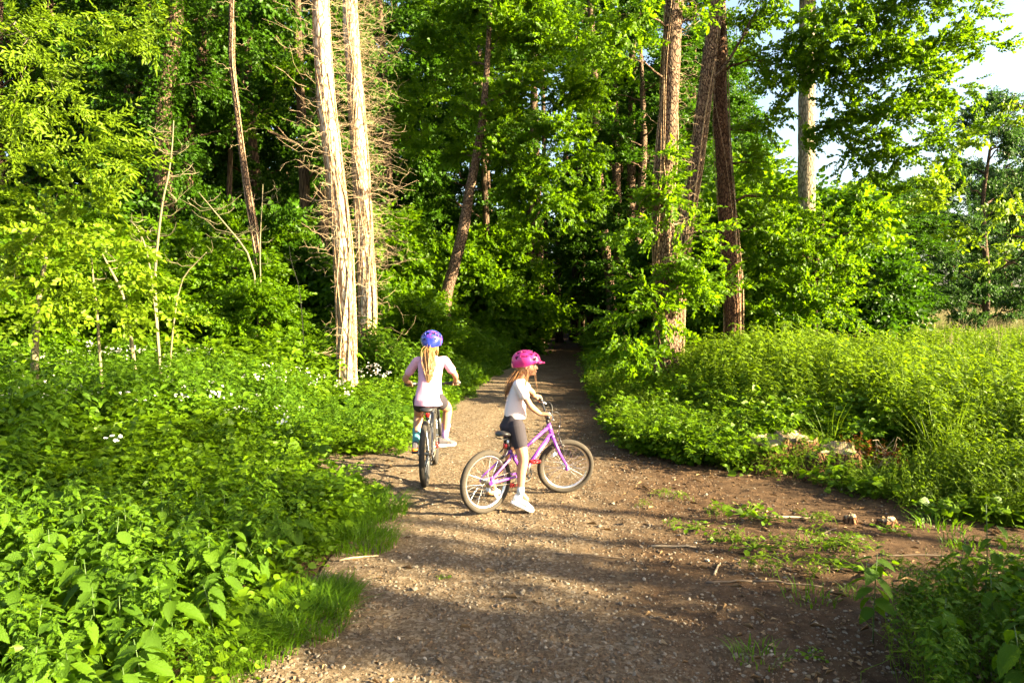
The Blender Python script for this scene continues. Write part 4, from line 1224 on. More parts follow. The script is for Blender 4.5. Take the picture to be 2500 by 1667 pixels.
# right side: nettle meadow
x, y = pts_in(34000, 1, 34, 4.5, 31, lambda x, y: (edgeR(x, y) > .55 + .75 * (y < 9.6) * (y > 6.2)) & in_view(x, y, 2) & (ru.uniform(0, 1, len(x)) < np.clip(1.4 - y / 22, .30, 1)))
e = edgeR(x, y)
e = e - .7 * (y < 9.6) * (y > 6.2)
hh = np.clip(.34 + .30 * e, .30, .92) * ru.uniform(.7, 1.15, len(x)) * (.62 + .65 * vnoise(x, y, 1.9, 45))
kill = ((x > 2.1) & (x < 4.2) & (y > 6.2) & (y < 8.3)) | (vnoise(x, y, 1.4, 46) > .80)
x, y, hh = x[~kill], y[~kill], hh[~kill]
put('meadow_nettles', x, y, S_MEADOW, hh * (1 - .016 * np.clip(y - 10, 0, 30)), 'waist-high sunlit nettles filling the meadow right of the path', 'nettles', .15)
x, y = pts_in(26000, 1, 50, 5.5, 58, lambda x, y: (edgeR(x, y) > 1.4) & in_view(x, y, 2) & ((ru.uniform(0, 1, len(x)) < .16) | (y > 28)))
put('meadow_grass', x, y, S_TALL, ru.uniform(.6, .95, len(x)), 'tall fine grass growing through the meadow and across its far end', 'grass', .15)
x, y = pts_in(17000, 2, 52, 6, 60, lambda x, y: (edgeR(x, y) > 1.6) & in_view(x, y, 2) & (((ru.uniform(0, 1, len(x)) < .08) & (y > 13)) | (y > 29)))
put('seed_stalks', x, y, S_SEED, ru.uniform(.75, 1.0, len(x)), 'pale ripe seed heads standing over the far meadow grass', 'grass', .1)
x, y = pts_in(2600, 1.5, 24, 6, 30, lambda x, y: (edgeR(x, y) > 1.2) & in_view(x, y, 2) & (vnoise(x, y, 1.6, 55) > .55))
put('meadow_brambles', x, y, S_BRAMBLE, ru.uniform(.8, 1.3, len(x)), 'brambles mixed into the nettle meadow in darker patches', 'brambles', .15)
# wispy and low plants on the right edge
x, y = pts_in(9000, .8, 9, 4.6, 22, lambda x, y: (edgeR(x, y) > .10) & (edgeR(x, y) < 1.5) & ~stumpy(x, y))
put('cleavers', x, y, S_WISPY, ru.uniform(.6, 1.2, len(x)), 'fine yellow-green cleavers sprawling along the right edge of the path', 'ground cover', .3)
x, y = pts_in(9000, .8, 9, 4.6, 20, lambda x, y: (edgeR(x, y) > .02) & (edgeR(x, y) < 1.1) & (vnoise(x, y, .7, 47) > .35) & ~stumpy(x, y))
put('right_low_leaves', x, y, S_ROSETTE, ru.uniform(.6, 1.25, len(x)), 'low leafy plants fringing the right edge of the path', 'ground cover', .2)
x, y = pts_in(2500, 1.2, 5, 6.5, 18, lambda x, y: (edgeR(x, y) > .15) & (edgeR(x, y) < 2.6) & (vnoise(x, y, .9, 48) > .5) & ~stumpy(x, y))
put('right_brambles', x, y, S_BRAMBLE, ru.uniform(.55, .95, len(x)), 'brambles round the feet of the trees right of the path', 'brambles', .15)
# grassy verge
x, y = pts_in(7000, -2.2, 2, 2.5, 22, lambda x, y: (edgeL(x, y) > -.06) & (edgeL(x, y) < .30) & (vnoise(x, y, .6, 50) > .38) & notbare(x, y))
put('verge_grass', x, y, S_GRASS, ru.uniform(.22, .48, len(x)), 'short soft grass edging the left side of the path', 'grass', .15)
# forest floor far in
x, y = pts_in(9000, -40, 24, 20, 62, lambda x, y: ((x < xl(y) - .3) | ((x > xr(y) + .3) & (x < 10 + (y - 20) * .2))) & in_view(x, y, 2))
put('forest_floor_plants', x, y, S_BRAMBLE, ru.uniform(1.0, 2.0, len(x)), 'dim undergrowth covering the floor of the wood', 'undergrowth')

# near right corner: dark clump
x, y = pts_in(900, 1.15, 4.2, 1.6, 3.95, lambda x, y: ((x - 2.9) ** 2 / 1.15 ** 2 + (y - 2.9) ** 2 / .8 ** 2 + .5 * (vnoise(x, y, .4, 52) - .5) < 1))
cl = np.clip(1.25 - np.hypot((x - 2.8) / 1.25, (y - 2.9) / .85), .25, 1)
k = np.arange(len(x)) % 2 == 0
put('corner_nettles', x[k], y[k], S_NETTLE, cl[k] * .42 + .12, 'shaded nettles filling the near right corner', 'nettles', .2)
put('corner_leaves', x[~k], y[~k], S_WISPY, ru.uniform(.5, 1.0, (~k).sum()), 'shaded low leaves in the near right corner', 'ground cover', .2, .03)

# foreground nettles one by one ------------------------------------------------------
def serrated_leaf():
    """Nettle leaf 1 long along x: toothed edge, folded midrib, drooping tip."""
    n = 7; V = [[0, 0, 0]]
    mid, lo, hi = [], [], []
    for i in range(1, n + 1):
        t = i / (n + 1.0)
        w = .29 * math.sin(PI * t ** .62) ** .9 + .01
        z = -.22 * t * t
        V.append([t, 0, z]); mid.append(len(V) - 1)
        V.append([t + .035, -w, z + .07 * w / .29 + .012 * (i % 2)]); lo.append(len(V) - 1)
        V.append([t + .035, w, z + .07 * w / .29 + .012 * (i % 2)]); hi.append(len(V) - 1)
    V.append([1.02, 0, -.25]); tip = len(V) - 1
    Q, T = [], [(0, lo[0], mid[0]), (0, mid[0], hi[0])]
    teeth = []
    for i in range(n - 1):
        for e, s in ((lo, 1), (hi, -1)):
            # a tooth: notch half way between edge points
            a, b = V[e[i]], V[e[i + 1]]
            nt_ = [a[0] * .35 + b[0] * .65, (a[1] * .35 + b[1] * .65) * .84, (a[2] + b[2]) / 2]
            V.append(nt_); k = len(V) - 1
            if s > 0: T += [(mid[i], e[i], k), ]; Q += [(mid[i], k, e[i + 1], mid[i + 1])]
            else: T += [(mid[i], k, e[i])]; Q += [(mid[i], mid[i + 1], e[i + 1], k)]
    T += [(mid[-1], lo[-1], tip), (mid[-1], tip, hi[-1])]
    return mesh_np('leaf', np.array(V), np.array(Q), np.array(T), smooth=True)
LEAF_ME = []
for q in range(3):
    me = serrated_leaf()
    me.materials.append(M_NETTLE)
    at = me.attributes.new('rnd', 'FLOAT', 'FACE'); at.data.foreach_set('value', np.full(len(me.polygons), (.25, .5, .8)[q], np.float32))
    LEAF_ME.append(me)
STEM_ME = []
for q in range(3):
    mb = MB(); rr_ = np.random.default_rng(q); mb.tube(curve3([0, 0, 0], [0, 0, 1], [rr_.normal(0, .06), rr_.normal(0, .06), 1], 7), np.linspace(.0035, .002, 7), 6)
    me = mb.mesh('stem'); me.materials.append(M_STEM); STEM_ME.append(me)
rn = np.random.default_rng(303)
def nettle_plant(x, y, h, leaf, label, group):
    root = empty('nettle_plant', G(x, y), rn.uniform(0, 6.28), label, 'nettle', group)
    q = int(rn.integers(0, 3))
    link('stem', STEM_ME[q], None, root, scale=(1, 1, h * .93))
    root.rotation_euler = (rn.normal(0, .10), rn.normal(0, .10), root.rotation_euler[2])
    pairs = 7
    for k in range(pairs):
        t = .30 + .70 * (k + 1) / pairs
        az = k * PI / 2 + rn.normal(0, .25)
        prof = (.8, .95, 1.05, 1.1, 1.0, .75, .4)[k]
        for s in (0, PI):
            a = az + s
            link('leaf', LEAF_ME[int(rn.integers(0, 3))], None, root, (math.cos(a) * .012, math.sin(a) * .012, h * t - .01),
                 (rn.normal(0, .22), rn.uniform(.15, .7) - (.7 if k == pairs - 1 else 0) + .25 * (1 - t), a), leaf * prof * rn.uniform(.85, 1.12))
    return root
gN = 'big toothed nettles in the near left corner'
N_SPOTS = []
tries = 0
while len(N_SPOTS) < 70 and tries < 4000:
    tries += 1
    yy = rn.uniform(2.35, 4.6); xx = rn.uniform(-.78 * yy - .1, -1.25)
    if xl(yy) - xx < .28 or any((xx - a) ** 2 + (yy - b) ** 2 < .17 ** 2 for a, b in N_SPOTS): continue
    N_SPOTS.append((xx, yy))
for xx, yy in N_SPOTS:
    hgt = float(np.clip(.24 + .22 * (xl(yy) - xx), .22, .46)) * rn.uniform(.85, 1.15)
    nettle_plant(xx, yy, hgt, rn.uniform(.115, .165), 'toothed nettle standing in the bed at the near left corner', gN)
C_SPOTS = []
tries = 0
while len(C_SPOTS) < 18 and tries < 3000:
    tries += 1
    yy = rn.uniform(2.5, 3.7); xx = rn.uniform(1.75, 3.4)
    if ((xx - 2.75) / 1.1) ** 2 + ((yy - 2.95) / .75) ** 2 > 1 or any((xx - a) ** 2 + (yy - b) ** 2 < .22 ** 2 for a, b in C_SPOTS): continue
    C_SPOTS.append((xx, yy))
for xx, yy in C_SPOTS:
    nettle_plant(xx, yy, rn.uniform(.32, .5), rn.uniform(.10, .13), 'shaded toothed nettle in the clump at the near right corner', 'toothed nettles in the near right corner')
_p = W(2400, 1440, 3.45)
nettle_plant(_p[0], _p[1], .72, .09, 'tallest nettle, sticking up above the dark clump at the near right corner', None)
# ------------------------------------------------------------------ stones, litter, tufts, stumps
M_STONE = plain('grey_stone', (0.165, 0.135, 0.098), 0.9, spec=.2, noise=.35, nscale=25, bump=.5, bscale=60)
M_STONE2 = plain('brown_stone', (0.115, 0.075, 0.043), 0.9, spec=.2, noise=.35, nscale=25, bump=.5, bscale=60)
M_PALESTONE = plain('pale_stone', (0.34, 0.28, 0.20), 0.85, spec=.2, noise=.25, nscale=25, bump=.4, bscale=60)
def stone_mesh(seed, mat):
    r = np.random.default_rng(seed)
    import bmesh
    bm = bmesh.new(); bmesh.ops.create_icosphere(bm, subdivisions=1, radius=.5)
    ax = np.array([1, r.uniform(.6, .9), r.uniform(.4, .62)])
    for v in bm.verts:
        c = np.array(v.co) * ax * r.uniform(.78, 1.15); v.co = c
    for _ in range(2):                       # knock flat facets on it
        n = r.normal(0, 1, 3); n /= np.linalg.norm(n); lim = r.uniform(.22, .36)
        for v in bm.verts:
            q = float(np.dot(n, v.co))
            if q > lim: v.co = Vector(np.array(v.co) - n * (q - lim))
    me = bpy.data.meshes.new('stone'); bm.to_mesh(me); bm.free(); me.materials.append(mat)
    return me
ST = [stone_mesh(i, (M_STONE, M_STONE2, M_STONE, M_PALESTONE, M_STONE2, M_STONE)[i % 6]) for i in range(9)]
rs = np.random.default_rng(909)
def surf(x, y): return float(gz(x, y) + micro(np.array([x]), np.array([y]))[0])
k = 0
while k < 290:
    y = 2.75 + 5.5 * rs.uniform(0, 1) ** 1.6; x = rs.uniform(-1.15, 2.6 if y < 4.9 else 1.6)
    if not (xl(y) + .05 < x < xr(y)): continue
    if rs.uniform() > np.clip(1.2 - .35 * abs(x - .1), .3, 1): continue
    s = .014 + .026 * rs.uniform(0, 1) ** 2.2 + (.02 if rs.uniform() < .05 else 0)
    link('stone', ST[int(rs.integers(0, 9))], None, PATH, (x, y, surf(x, y) + s * .12), (rs.normal(0, .3), rs.normal(0, .3), rs.uniform(0, 6.28)), s)
    k += 1
for px, py, s in ((1880, 1150, .07), (2062, 1200, .05), (1505, 1120, .035), (1735, 1380, .05), (1730, 1215, .045), (1010, 1392, .05), (1705, 1335, .03), (1578, 1425, .04)):
    d = 2734.0 / (py - 755); x = (px - 1250) / F * d
    link('stone', ST[3 if px > 1500 else 0], None, PATH, (x, d, surf(x, d) + s * .15), (0.2, 0.1, px * .7), s)
# fine gravel
GS = []
for q in range(6):
    me = stone_mesh(40 + q, (M_STONE, M_STONE2, M_STONE2, M_STONE, M_STONE2, M_PALESTONE)[q]); GS.append(bpy.data.objects.new('pebble', me))
n = 90000
y = 2.6 + 9.5 * rs.uniform(0, 1, n) ** 1.7; x = rs.uniform(-1.25, 3.4, n)
dens = np.clip(1.15 - .42 * np.abs(x - .05) - .02 * (y - 3), .10, 1) * (.35 + .9 * vnoise(x, y, .5, 61))
m = (x > xl(y) - .02) & (x < xr(y) + .1) & (rs.uniform(0, 1, n) < dens)
x, y = x[m], y[m]; n = len(x)
scatter('gravel', np.stack([x, y, gz(x, y) + micro(x, y) + .001], -1), rs.uniform(0, 6.28, n), rs.normal(0, .4, (n, 2)), .0045 + .026 * rs.uniform(0, 1, n) ** 3.4,
        np.where(rs.uniform(0, 1, n) < .015, 5, rs.integers(0, 5, n)), GS, 'loose fine gravel and small pebbles strewn over the path', 'gravel')
# dead leaves, bark bits
def litter_src(seed, L, w):
    V, Q = leaf_quads(w, .18, .25, .5)
    return src_obj('litter_bit', mesh_np('litter_bit', V * L, Q, rnd=np.random.default_rng(seed).uniform(0, 1, 2)), M_LITTER)
LS = [litter_src(1, .045, .5), litter_src(2, .06, .12), litter_src(3, .035, .7), litter_src(4, .09, .06)]
n = 9000
y = 2.8 + 8 * rs.uniform(0, 1, n) ** 1.4; x = rs.uniform(-2.2, 5.5, n)
edge = np.minimum(np.abs(x - xl(y)), np.abs(x - xr(y)))
m = (rs.uniform(0, 1, n) < np.where((x > 1.0) & (y < 7.2), .55, np.clip(.55 - edge, .05, .5))) & (x < xr(y) + .3)
x, y = x[m], y[m]; n = len(x)
scatter('leaf_litter', np.stack([x, y, gz(x, y) + micro(x, y) + .004], -1), rs.uniform(0, 6.28, n), rs.normal(0, .25, (n, 2)), rs.uniform(.5, 1.2, n), rs.integers(0, 4, n), LS,
        'dead leaves, bark scraps and twig bits lying on the bare soil', 'leaf litter')

# green tufts on the bare soil: each one a plant of its own
def weed_mesh(seed, kind):
    r = np.random.default_rng(seed)
    if kind == 'grass': V, Q, f = grass(r, 60, .075, .12, .0028, 1.3)
    elif kind == 'leafy': V, Q, f = rosette(r, 26, .14, .05, .038, .8, .8)
    else: V, Q, f = wispy(r, .07, .15, 120, .022)
    me = mesh_np('weed_tuft', V, Q, rnd=f); me.materials.append(M_GRASS if kind == 'grass' else M_MEADOW if kind == 'fine' else M_UNDER)
    return me
WM = {k: [weed_mesh(i + 5 * j, k) for i in range(2)] for j, k in enumerate(('grass', 'leafy', 'fine'))}
tufts = [  # px, py of the foot, size, kind, label
    (1620, 1215, .9, 'fine', 'small green weed nearest the front wheel on bare soil'), (1660, 1222, .8, 'fine', 'small weed just right of the one nearest the front wheel'),
    (1645, 1298, .8, 'fine', 'flat pale weed alone on the soil below the weed patch edge'), (1705, 1300, 1.0, 'leafy', 'low weed between the flat pale one and the main patch'),
    (1750, 1262, 1.2, 'fine', 'ragged weed at the upper left of the weed patch'), (1830, 1262, 1.6, 'leafy', 'widest leafy weed at the top of the weed patch'), (1880, 1282, 1.2, 'leafy', 'leafy weed left of the sawn stumps'),
    (1810, 1336, 1.2, 'fine', 'tangled weed in the left part of the patch'), (1850, 1352, 1.2, 'leafy', 'leafy weed at the heart of the patch'), (1985, 1270, 1.0, 'leafy', 'leafy sprig against the left sawn stump'),
    (2020, 1290, .9, 'fine', 'fine weed between the two sawn stumps'), (2010, 1350, 1.6, 'fine', 'long low weed under the sawn stumps'), (2070, 1342, 1.3, 'leafy', 'leafy weed right of the long low one'),
    (2110, 1365, 1.4, 'fine', 'feathery weed below the right sawn stump'), (2190, 1310, .9, 'leafy', 'small weed against the right sawn stump'), (2310, 1300, 1.7, 'grass', 'dense bright grass tuft close to the meadow edge'),
    (2365, 1345, 1.1, 'grass', 'flat grass tuft below the dense bright one'), (2010, 1420, 1.2, 'fine', 'feathery weed in the lower middle of the patch'), (1870, 1410, 1.3, 'fine', 'weed at the lower left of the patch beside pale wood chips'),
    (2130, 1415, 1.2, 'leafy', 'leafy weed at the lower right of the patch'), (2210, 1400, 1.0, 'fine', 'thin weed right of the patch by the twigs'), (1990, 1480, 1.2, 'grass', 'small dark grass tuft in the shade line'),
    (2110, 1465, .8, 'grass', 'tiny grass tuft in shade left of the corner clump'), (1870, 1622, 1.1, 'grass', 'dark grass tuft at the bottom of the picture in full shade'), (2000, 1615, .5, 'leafy', 'lone tiny sprout in the lower shade'),
    (2440, 1390, 1.4, 'leafy', 'leafy weed by the right edge below the meadow'), (2480, 1350, 1.0, 'fine', 'fine weed at the right edge of the side path'), (2250, 1240, .9, 'leafy', 'low weed at the foot of the meadow nettles'),
    (1080, 1420, .3, 'leafy', 'tiny sprout on the gravel left of the middle'), (1580, 1240, .6, 'fine', 'tiny green speck of weed on the soil right of the girl'), (1930, 1352, 1.0, 'fine', 'wispy weed joining the two halves of the patch'),
    (1770, 1330, .8, 'leafy', 'small leafy weed at the left fringe of the patch'), (2060, 1395, 1.0, 'leafy', 'leafy weed under the long low one')]
rw = np.random.default_rng(12)
for px, py, s, kd, lab in tufts:
    d = 2734.0 / (py - 755); x = (px - 1250) / F * d
    o = link('weed_tuft', WM[kd][int(rw.integers(0, 2))], None, None, (x, d, surf(x, d) + .002), (0, 0, rw.uniform(0, 6.28)), s)
    tag(o, lab, 'weed', 'weeds growing on the bare soil')
for px, py, s, lab in ((905, 1262, 1.35, 'long soft grass tuft spilling onto the path left of the rear wheel'), (870, 1335, 1.3, 'drooping grass tuft below the long soft one at the path edge'),
                       (810, 1310, 1.2, 'grass tuft among the low leaves behind the drooping one'), (765, 1485, 1.1, 'shaded grass tuft nearest the camera on the left edge'), (715, 1545, 1.3, 'spreading dark grass tuft at the lower left path edge'),
                       (800, 1460, .8, 'small grass tuft at the path edge above the spreading dark one'), (840, 1215, 1.1, 'grass tuft behind the long soft one'),
                       (600, 1600, 1.2, 'grass tuft among dead leaves at the bottom of the picture')):
    d = 2734.0 / (py - 755); x = (px - 1250) / F * d
    V, Q, f = grass(np.random.default_rng(px), 620, .125, .21, .0024, 1.5)
    me = mesh_np('grass_tuft', V, Q, rnd=f)
    o = link('grass_tuft', me, M_GRASS, None, (x, d, surf(x, d)), None, s); tag(o, lab, 'grass tuft', 'grass tufts at the left edge of the path')

# big mossy root stump on the right with two pale sawn faces
def ringmat():
    m, nt, out = newmat('sawn_wood')
    N, L = nt.nodes, nt.links
    tc = N.new('ShaderNodeTexCoord'); wv = N.new('ShaderNodeTexWave'); wv.wave_type = 'RINGS'; wv.rings_direction = 'Z'
    wv.inputs['Scale'].default_value = 14; wv.inputs['Distortion'].default_value = 3
    L.new(tc.outputs['Object'], wv.inputs['Vector'])
    mx = N.new('ShaderNodeMix'); mx.data_type = 'RGBA'; mx.inputs[6].default_value = (.15, .10, .05, 1); mx.inputs[7].default_value = (.32, .24, .14, 1)
    L.new(wv.outputs['Fac'], mx.inputs[0]); p = N.new('ShaderNodeBsdfPrincipled'); p.inputs['Roughness'].default_value = .9
    L.new(mx.outputs[2], p.inputs['Base Color']); L.new(p.outputs[0], out.inputs['Surface']); return m
M_SAWN = ringmat()
M_ROT = barkmat('rotten_wood', (0.06, 0.026, 0.012), (0.22, 0.105, 0.045), .4, 20, 1.0, .03)
def stump(name, loc, R_, h, label, seed, cat='tree stump', squash=1.0, roots=7):
    r = np.random.default_rng(seed)
    root = empty(name, loc, 0, label, cat)
    n = 28; th = np.arange(n) * 2 * PI / n
    prof = 1 + .16 * np.sin(th * 3 + seed) + .10 * np.sin(th * 5 + 2 * seed) + r.normal(0, .06, n)
    rings = []
    for z, f in ((-.06, 1.5), (.0, 1.28), (.25, 1.08), (.6, 1.0), (.9, .98), (1.0, .95)):
        zz = z * h if z > 0 else z
        q = R_ * (1 + (f - 1) * (1 + .8 * np.sin(th * roots) ** 2)) * prof
        rings.append(np.stack([np.cos(th) * q, np.sin(th) * q * squash, np.full(n, zz) + (r.normal(0, .03 * h / .2, n) if z > .5 else r.normal(0, .012 * h / .2, n)) + .18 * h * (z > .5) * np.cos(th)], -1))
    MB().loft(rings).build('trunk_stub', M_ROT, root)
    top = rings[-1] * np.array([.97, .97, 1]) + np.array([0, 0, .004])
    MB().loft([top, top * np.array([.5, .5, 1]) + np.array([0, 0, .006]), top * np.array([.02, .02, 1]) + np.array([0, 0, .008])]).build('sawn_face', M_SAWN, root)
    return root
a = G((1905 - 1250) / F * 7.15, 7.15); stump('tree_stump', a, .33, .25, 'larger pale-topped rotten stump half buried in green at the meadow edge', 3)
b = G((2035 - 1250) / F * 6.85, 6.85); stump('tree_stump', b, .26, .20, 'smaller pale-topped stump right beside the larger one, reddish roots below', 4)
c = W(2075, 1290, 5.15); stump('small_stump', (c[0], c[1], surf(c[0], c[1])), .045, .04, 'small sawn stump on the bare soil, left one of two', 5, roots=5)
c = W(2165, 1305, 5.05); stump('small_stump', (c[0], c[1], surf(c[0], c[1])), .065, .035, 'broader low sawn stump on the bare soil, right one of two', 6, squash=.7, roots=5)
# rusty withered plant and tangled roots below the stumps
rr_ = np.random.default_rng(8)
for (px, py, d, s, lab) in ((2150, 1130, 6.7, 1.0, 'rust-red withered bush in front of the smaller stump'), (2080, 1110, 6.95, .7, 'brown withered stalks between the stumps')):
    p = W(px, py, d); g = G(p[0], p[1])
    root = empty('withered_bush', g, 0, lab, 'bush')
    V, Q, f = wispy(rr_, .42 * s, .26 * s, 360, .04)
    cr = link('leaves', mesh_np('leaves', V, Q, rnd=f), M_RUST, root); cr['kind'] = 'stuff'
    mb = MB()
    for _ in range(16):
        e = np.array([rr_.normal(0, .2), rr_.normal(0, .15), rr_.uniform(.1, .4)]) * s
        mb.tube(curve3([rr_.normal(0, .05), 0, 0], [0, 0, 1], e, 6, .06, rr_), np.linspace(.005, .002, 6), 4, False)
    mb.build('stalks', M_TWIG, root)['kind'] = 'stuff'
# plants draped over the stumps
xs = rr_.uniform(2.3, 4.3, 420); ys = rr_.uniform(6.4, 8.4, 420)
dd_ = np.minimum(np.hypot(xs - a[0], (ys - a[1])) / .34, np.hypot(xs - b[0], ys - b[1]) / .27)
mk = (dd_ > .55) | (rr_.uniform(0, 1, 420) < .4)
xs, ys = xs[mk], ys[mk]; mk = edgeR(xs, ys) > .25; xs, ys = xs[mk], ys[mk]; n = len(xs)
scatter('stump_cover', np.stack([xs, ys, gz(xs, ys) + .10 * np.exp(-((np.hypot(xs - a[0], ys - a[1]) - .3) / .3) ** 2)], -1), rr_.uniform(0, 6.28, n), rr_.normal(0, .3, (n, 2)), rr_.uniform(.3, .7, n), rr_.integers(0, 8, n) , S_WISPY + S_ROSETTE,
        'fine creeping plants draped round the stumps at the meadow edge', 'ground cover')
# twigs and wood bits lying about
for px, py, L, az, r0, lab in ((1945, 1272, .42, .1, .009, 'long pale stick lying above the weed patch'), (1650, 1345, .30, -.1, .009, 'pale stick on the soil left of the weed patch'),
                          (2030, 1310, .22, .5, .007, 'short stick right under the left sawn stump'), (1935, 1440, .40, -.2, .007, 'thin dark stick in the lower weed patch'),
                          (1790, 1435, .28, .05, .008, 'dark stick at the edge of the foreground shade'), (2260, 1370, .55, -.05, .006, 'long thin stick right of the weed patch'),
                          (2380, 1420, .45, .15, .006, 'thin bowed twig by the right edge'), (1440, 1362, .45, -.12, .004, 'thin dark root crossing the gravel in the middle'),
                          (870, 1372, .26, .5, .007, 'forked pale twig at the left path edge below the grass'), (1760, 1400, .20, 1.1, .008, 'stubby stick standing out beside the pale chips')):
    d = 2734.0 / (py - 755); x = (px - 1250) / F * d
    q = np.random.default_rng(px); P = []
    for t in np.linspace(-.5, .5, 7):
        X = x + math.cos(az) * L * t; Y = d + math.sin(az) * L * t; P.append([X, Y, surf(X, Y) + r0 * .9])
    P = np.array(P); P[1:-1] += q.normal(0, L * .012, (5, 3)) * [1, 1, .3]
    o = MB().tube(P - P[3], np.linspace(r0, r0 * .6, 7), 6).build('fallen_stick', M_TWIG if 'pale' in lab else M_TWIG_DARK, None, loc=tuple(P[3]))
    tag(o, lab, 'stick', 'sticks lying on the bare soil')
# ------------------------------------------------------------------ bicycles
M_TYRE = plain('dusty_tyre_rubber', (0.045, 0.037, 0.028), 0.9, spec=.2, noise=.5, nscale=14, bump=.4, bscale=220)
M_TYRE2 = plain('mountain_tyre_rubber', (0.035, 0.030, 0.024), 0.9, spec=.2, noise=.5, nscale=14, bump=.4, bscale=220)
M_ALU = plain('brushed_aluminium', (0.72, 0.71, 0.69), 0.32, metal=1.0, noise=.08)
M_CHROME = plain('spoke_steel', (0.78, 0.78, 0.78), 0.22, metal=1.0, noise=.03)
M_BLACK = plain('black_plastic', (0.018, 0.018, 0.02), 0.45, noise=.2)
M_SADDLE = plain('black_vinyl', (0.022, 0.02, 0.02), 0.38, noise=.2, bump=.2)
M_PURPLE = plain('purple_paint', (0.22, 0.045, 0.38), 0.28, noise=.05, coat=.5)
M_LILAC = plain('pale_lilac_print', (0.5, 0.34, 0.62), 0.4, noise=.2, nscale=90)
M_GREYPAINT = plain('dark_grey_paint', (0.05, 0.052, 0.06), 0.3, noise=.1, coat=.5)
M_WHITEPAINT = plain('white_frame_paint', (0.70, 0.70, 0.68), 0.35, noise=.08)
M_RED = plain('red_reflector', (0.45, 0.012, 0.012), 0.25, noise=.1, coat=.6)
M_ORANGE = plain('orange_rubber', (0.75, 0.20, 0.01), 0.6)
M_CLEARREF = plain('clear_reflector', (0.75, 0.74, 0.72), 0.2, noise=.1)
M_CHAIN = plain('oily_chain_steel', (0.30, 0.25, 0.19), 0.45, metal=.9, noise=.3, nscale=120)

def ring_pts(r, n, y=0.0, c=(0, 0, 0)):
    th = np.arange(n) * 2 * PI / n
    return np.stack([c[0] + r * np.cos(th), np.full(n, c[1] + y), c[2] + r * np.sin(th)], -1)

def torus(mb, R_, prof, n=72, knob=None):
    """Sweep a closed profile (radial, sideways) round the y axis."""
    prof = np.asarray(prof, float); k = len(prof)
    th = np.arange(n) * 2 * PI / n
    V = np.empty((n, k, 3))
    for i in range(n):
        q = prof.copy()
        if knob is not None: q = knob(i, q)
        V[i, :, 0] = (R_ + q[:, 0]) * math.cos(th[i]); V[i, :, 1] = q[:, 1]; V[i, :, 2] = (R_ + q[:, 0]) * math.sin(th[i])
    i = np.arange(n)[:, None] * k; ii = ((np.arange(n) + 1) % n)[:, None] * k; j = np.arange(k)[None]; jn = (j + 1) % k
    mb.raw(V.reshape(-1, 3), np.stack([i + j, i + jn, ii + jn, ii + j], -1).reshape(-1, 4))
    return mb

def make_wheel(parent, mat4, R_, tr, nsp, tyre_mat, rim_mat, rear, knobby):
    hub = MB().tube([[0, -.045, 0], [0, -.04, 0], [0, -.035, 0], [0, -.03, 0], [0, .03, 0], [0, .035, 0], [0, .04, 0], [0, .045, 0]],
                    [.010, .010, .026, .014, .014, .026, .010, .010], 14)
    if rear:
        for q in range(5): hub.tube([[0, -.040 - q * .0035, 0], [0, -.042 - q * .0035, 0]], [.040 - q * .004] * 2, 20)
    w = hub.build('wheel', M_ALU if not rear else M_CHAIN, parent)
    w.matrix_local = mat4
    a = np.arange(12) * 2 * PI / 12
    prof = np.stack([tr * np.cos(a), tr * .98 * np.sin(a)], -1)
    def kn(i, q):
        q = q.copy()
        out = q[:, 0] > tr * .3
        if knobby: q[out, 0] += (.0035 if i % 2 else 0); q[(np.abs(q[:, 1]) > tr * .6) & out, 1] *= (1.05 if i % 2 else 1)
        return q
    nseg = 120 if knobby else 88
    torus(MB(), R_ - tr, prof, nseg, kn).build('tyre', tyre_mat, w, smooth=not knobby)
    ri = R_ - 2 * tr + .006
    prof = [(.004, -.013), (.006, -.010), (.001, 0), (.006, .010), (.004, .013), (-.014, .012), (-.018, 0), (-.014, -.012)]
    torus(MB(), ri, prof, 72).build('rim', rim_mat, w)
    sp = {}
    for s in (-1, 1):
        for l in (-1, 1):
            off = l * .55
            p0 = np.array([.024 * math.cos(off), s * .033, .024 * math.sin(off)])
            p1 = np.array([(ri - .016), s * .003, 0])
            me = MB().tube([p0, p1], .0013, 4, False).mesh('spoke'); me.materials.append(M_CHROME); sp[(s, l)] = me
    for k in range(nsp):
        s = 1 if k % 2 else -1; l = 1 if (k // 2) % 2 else -1
        link('spoke', sp[(s, l)], None, w, rot=(0, -k * 2 * PI / nsp, 0))
    return w

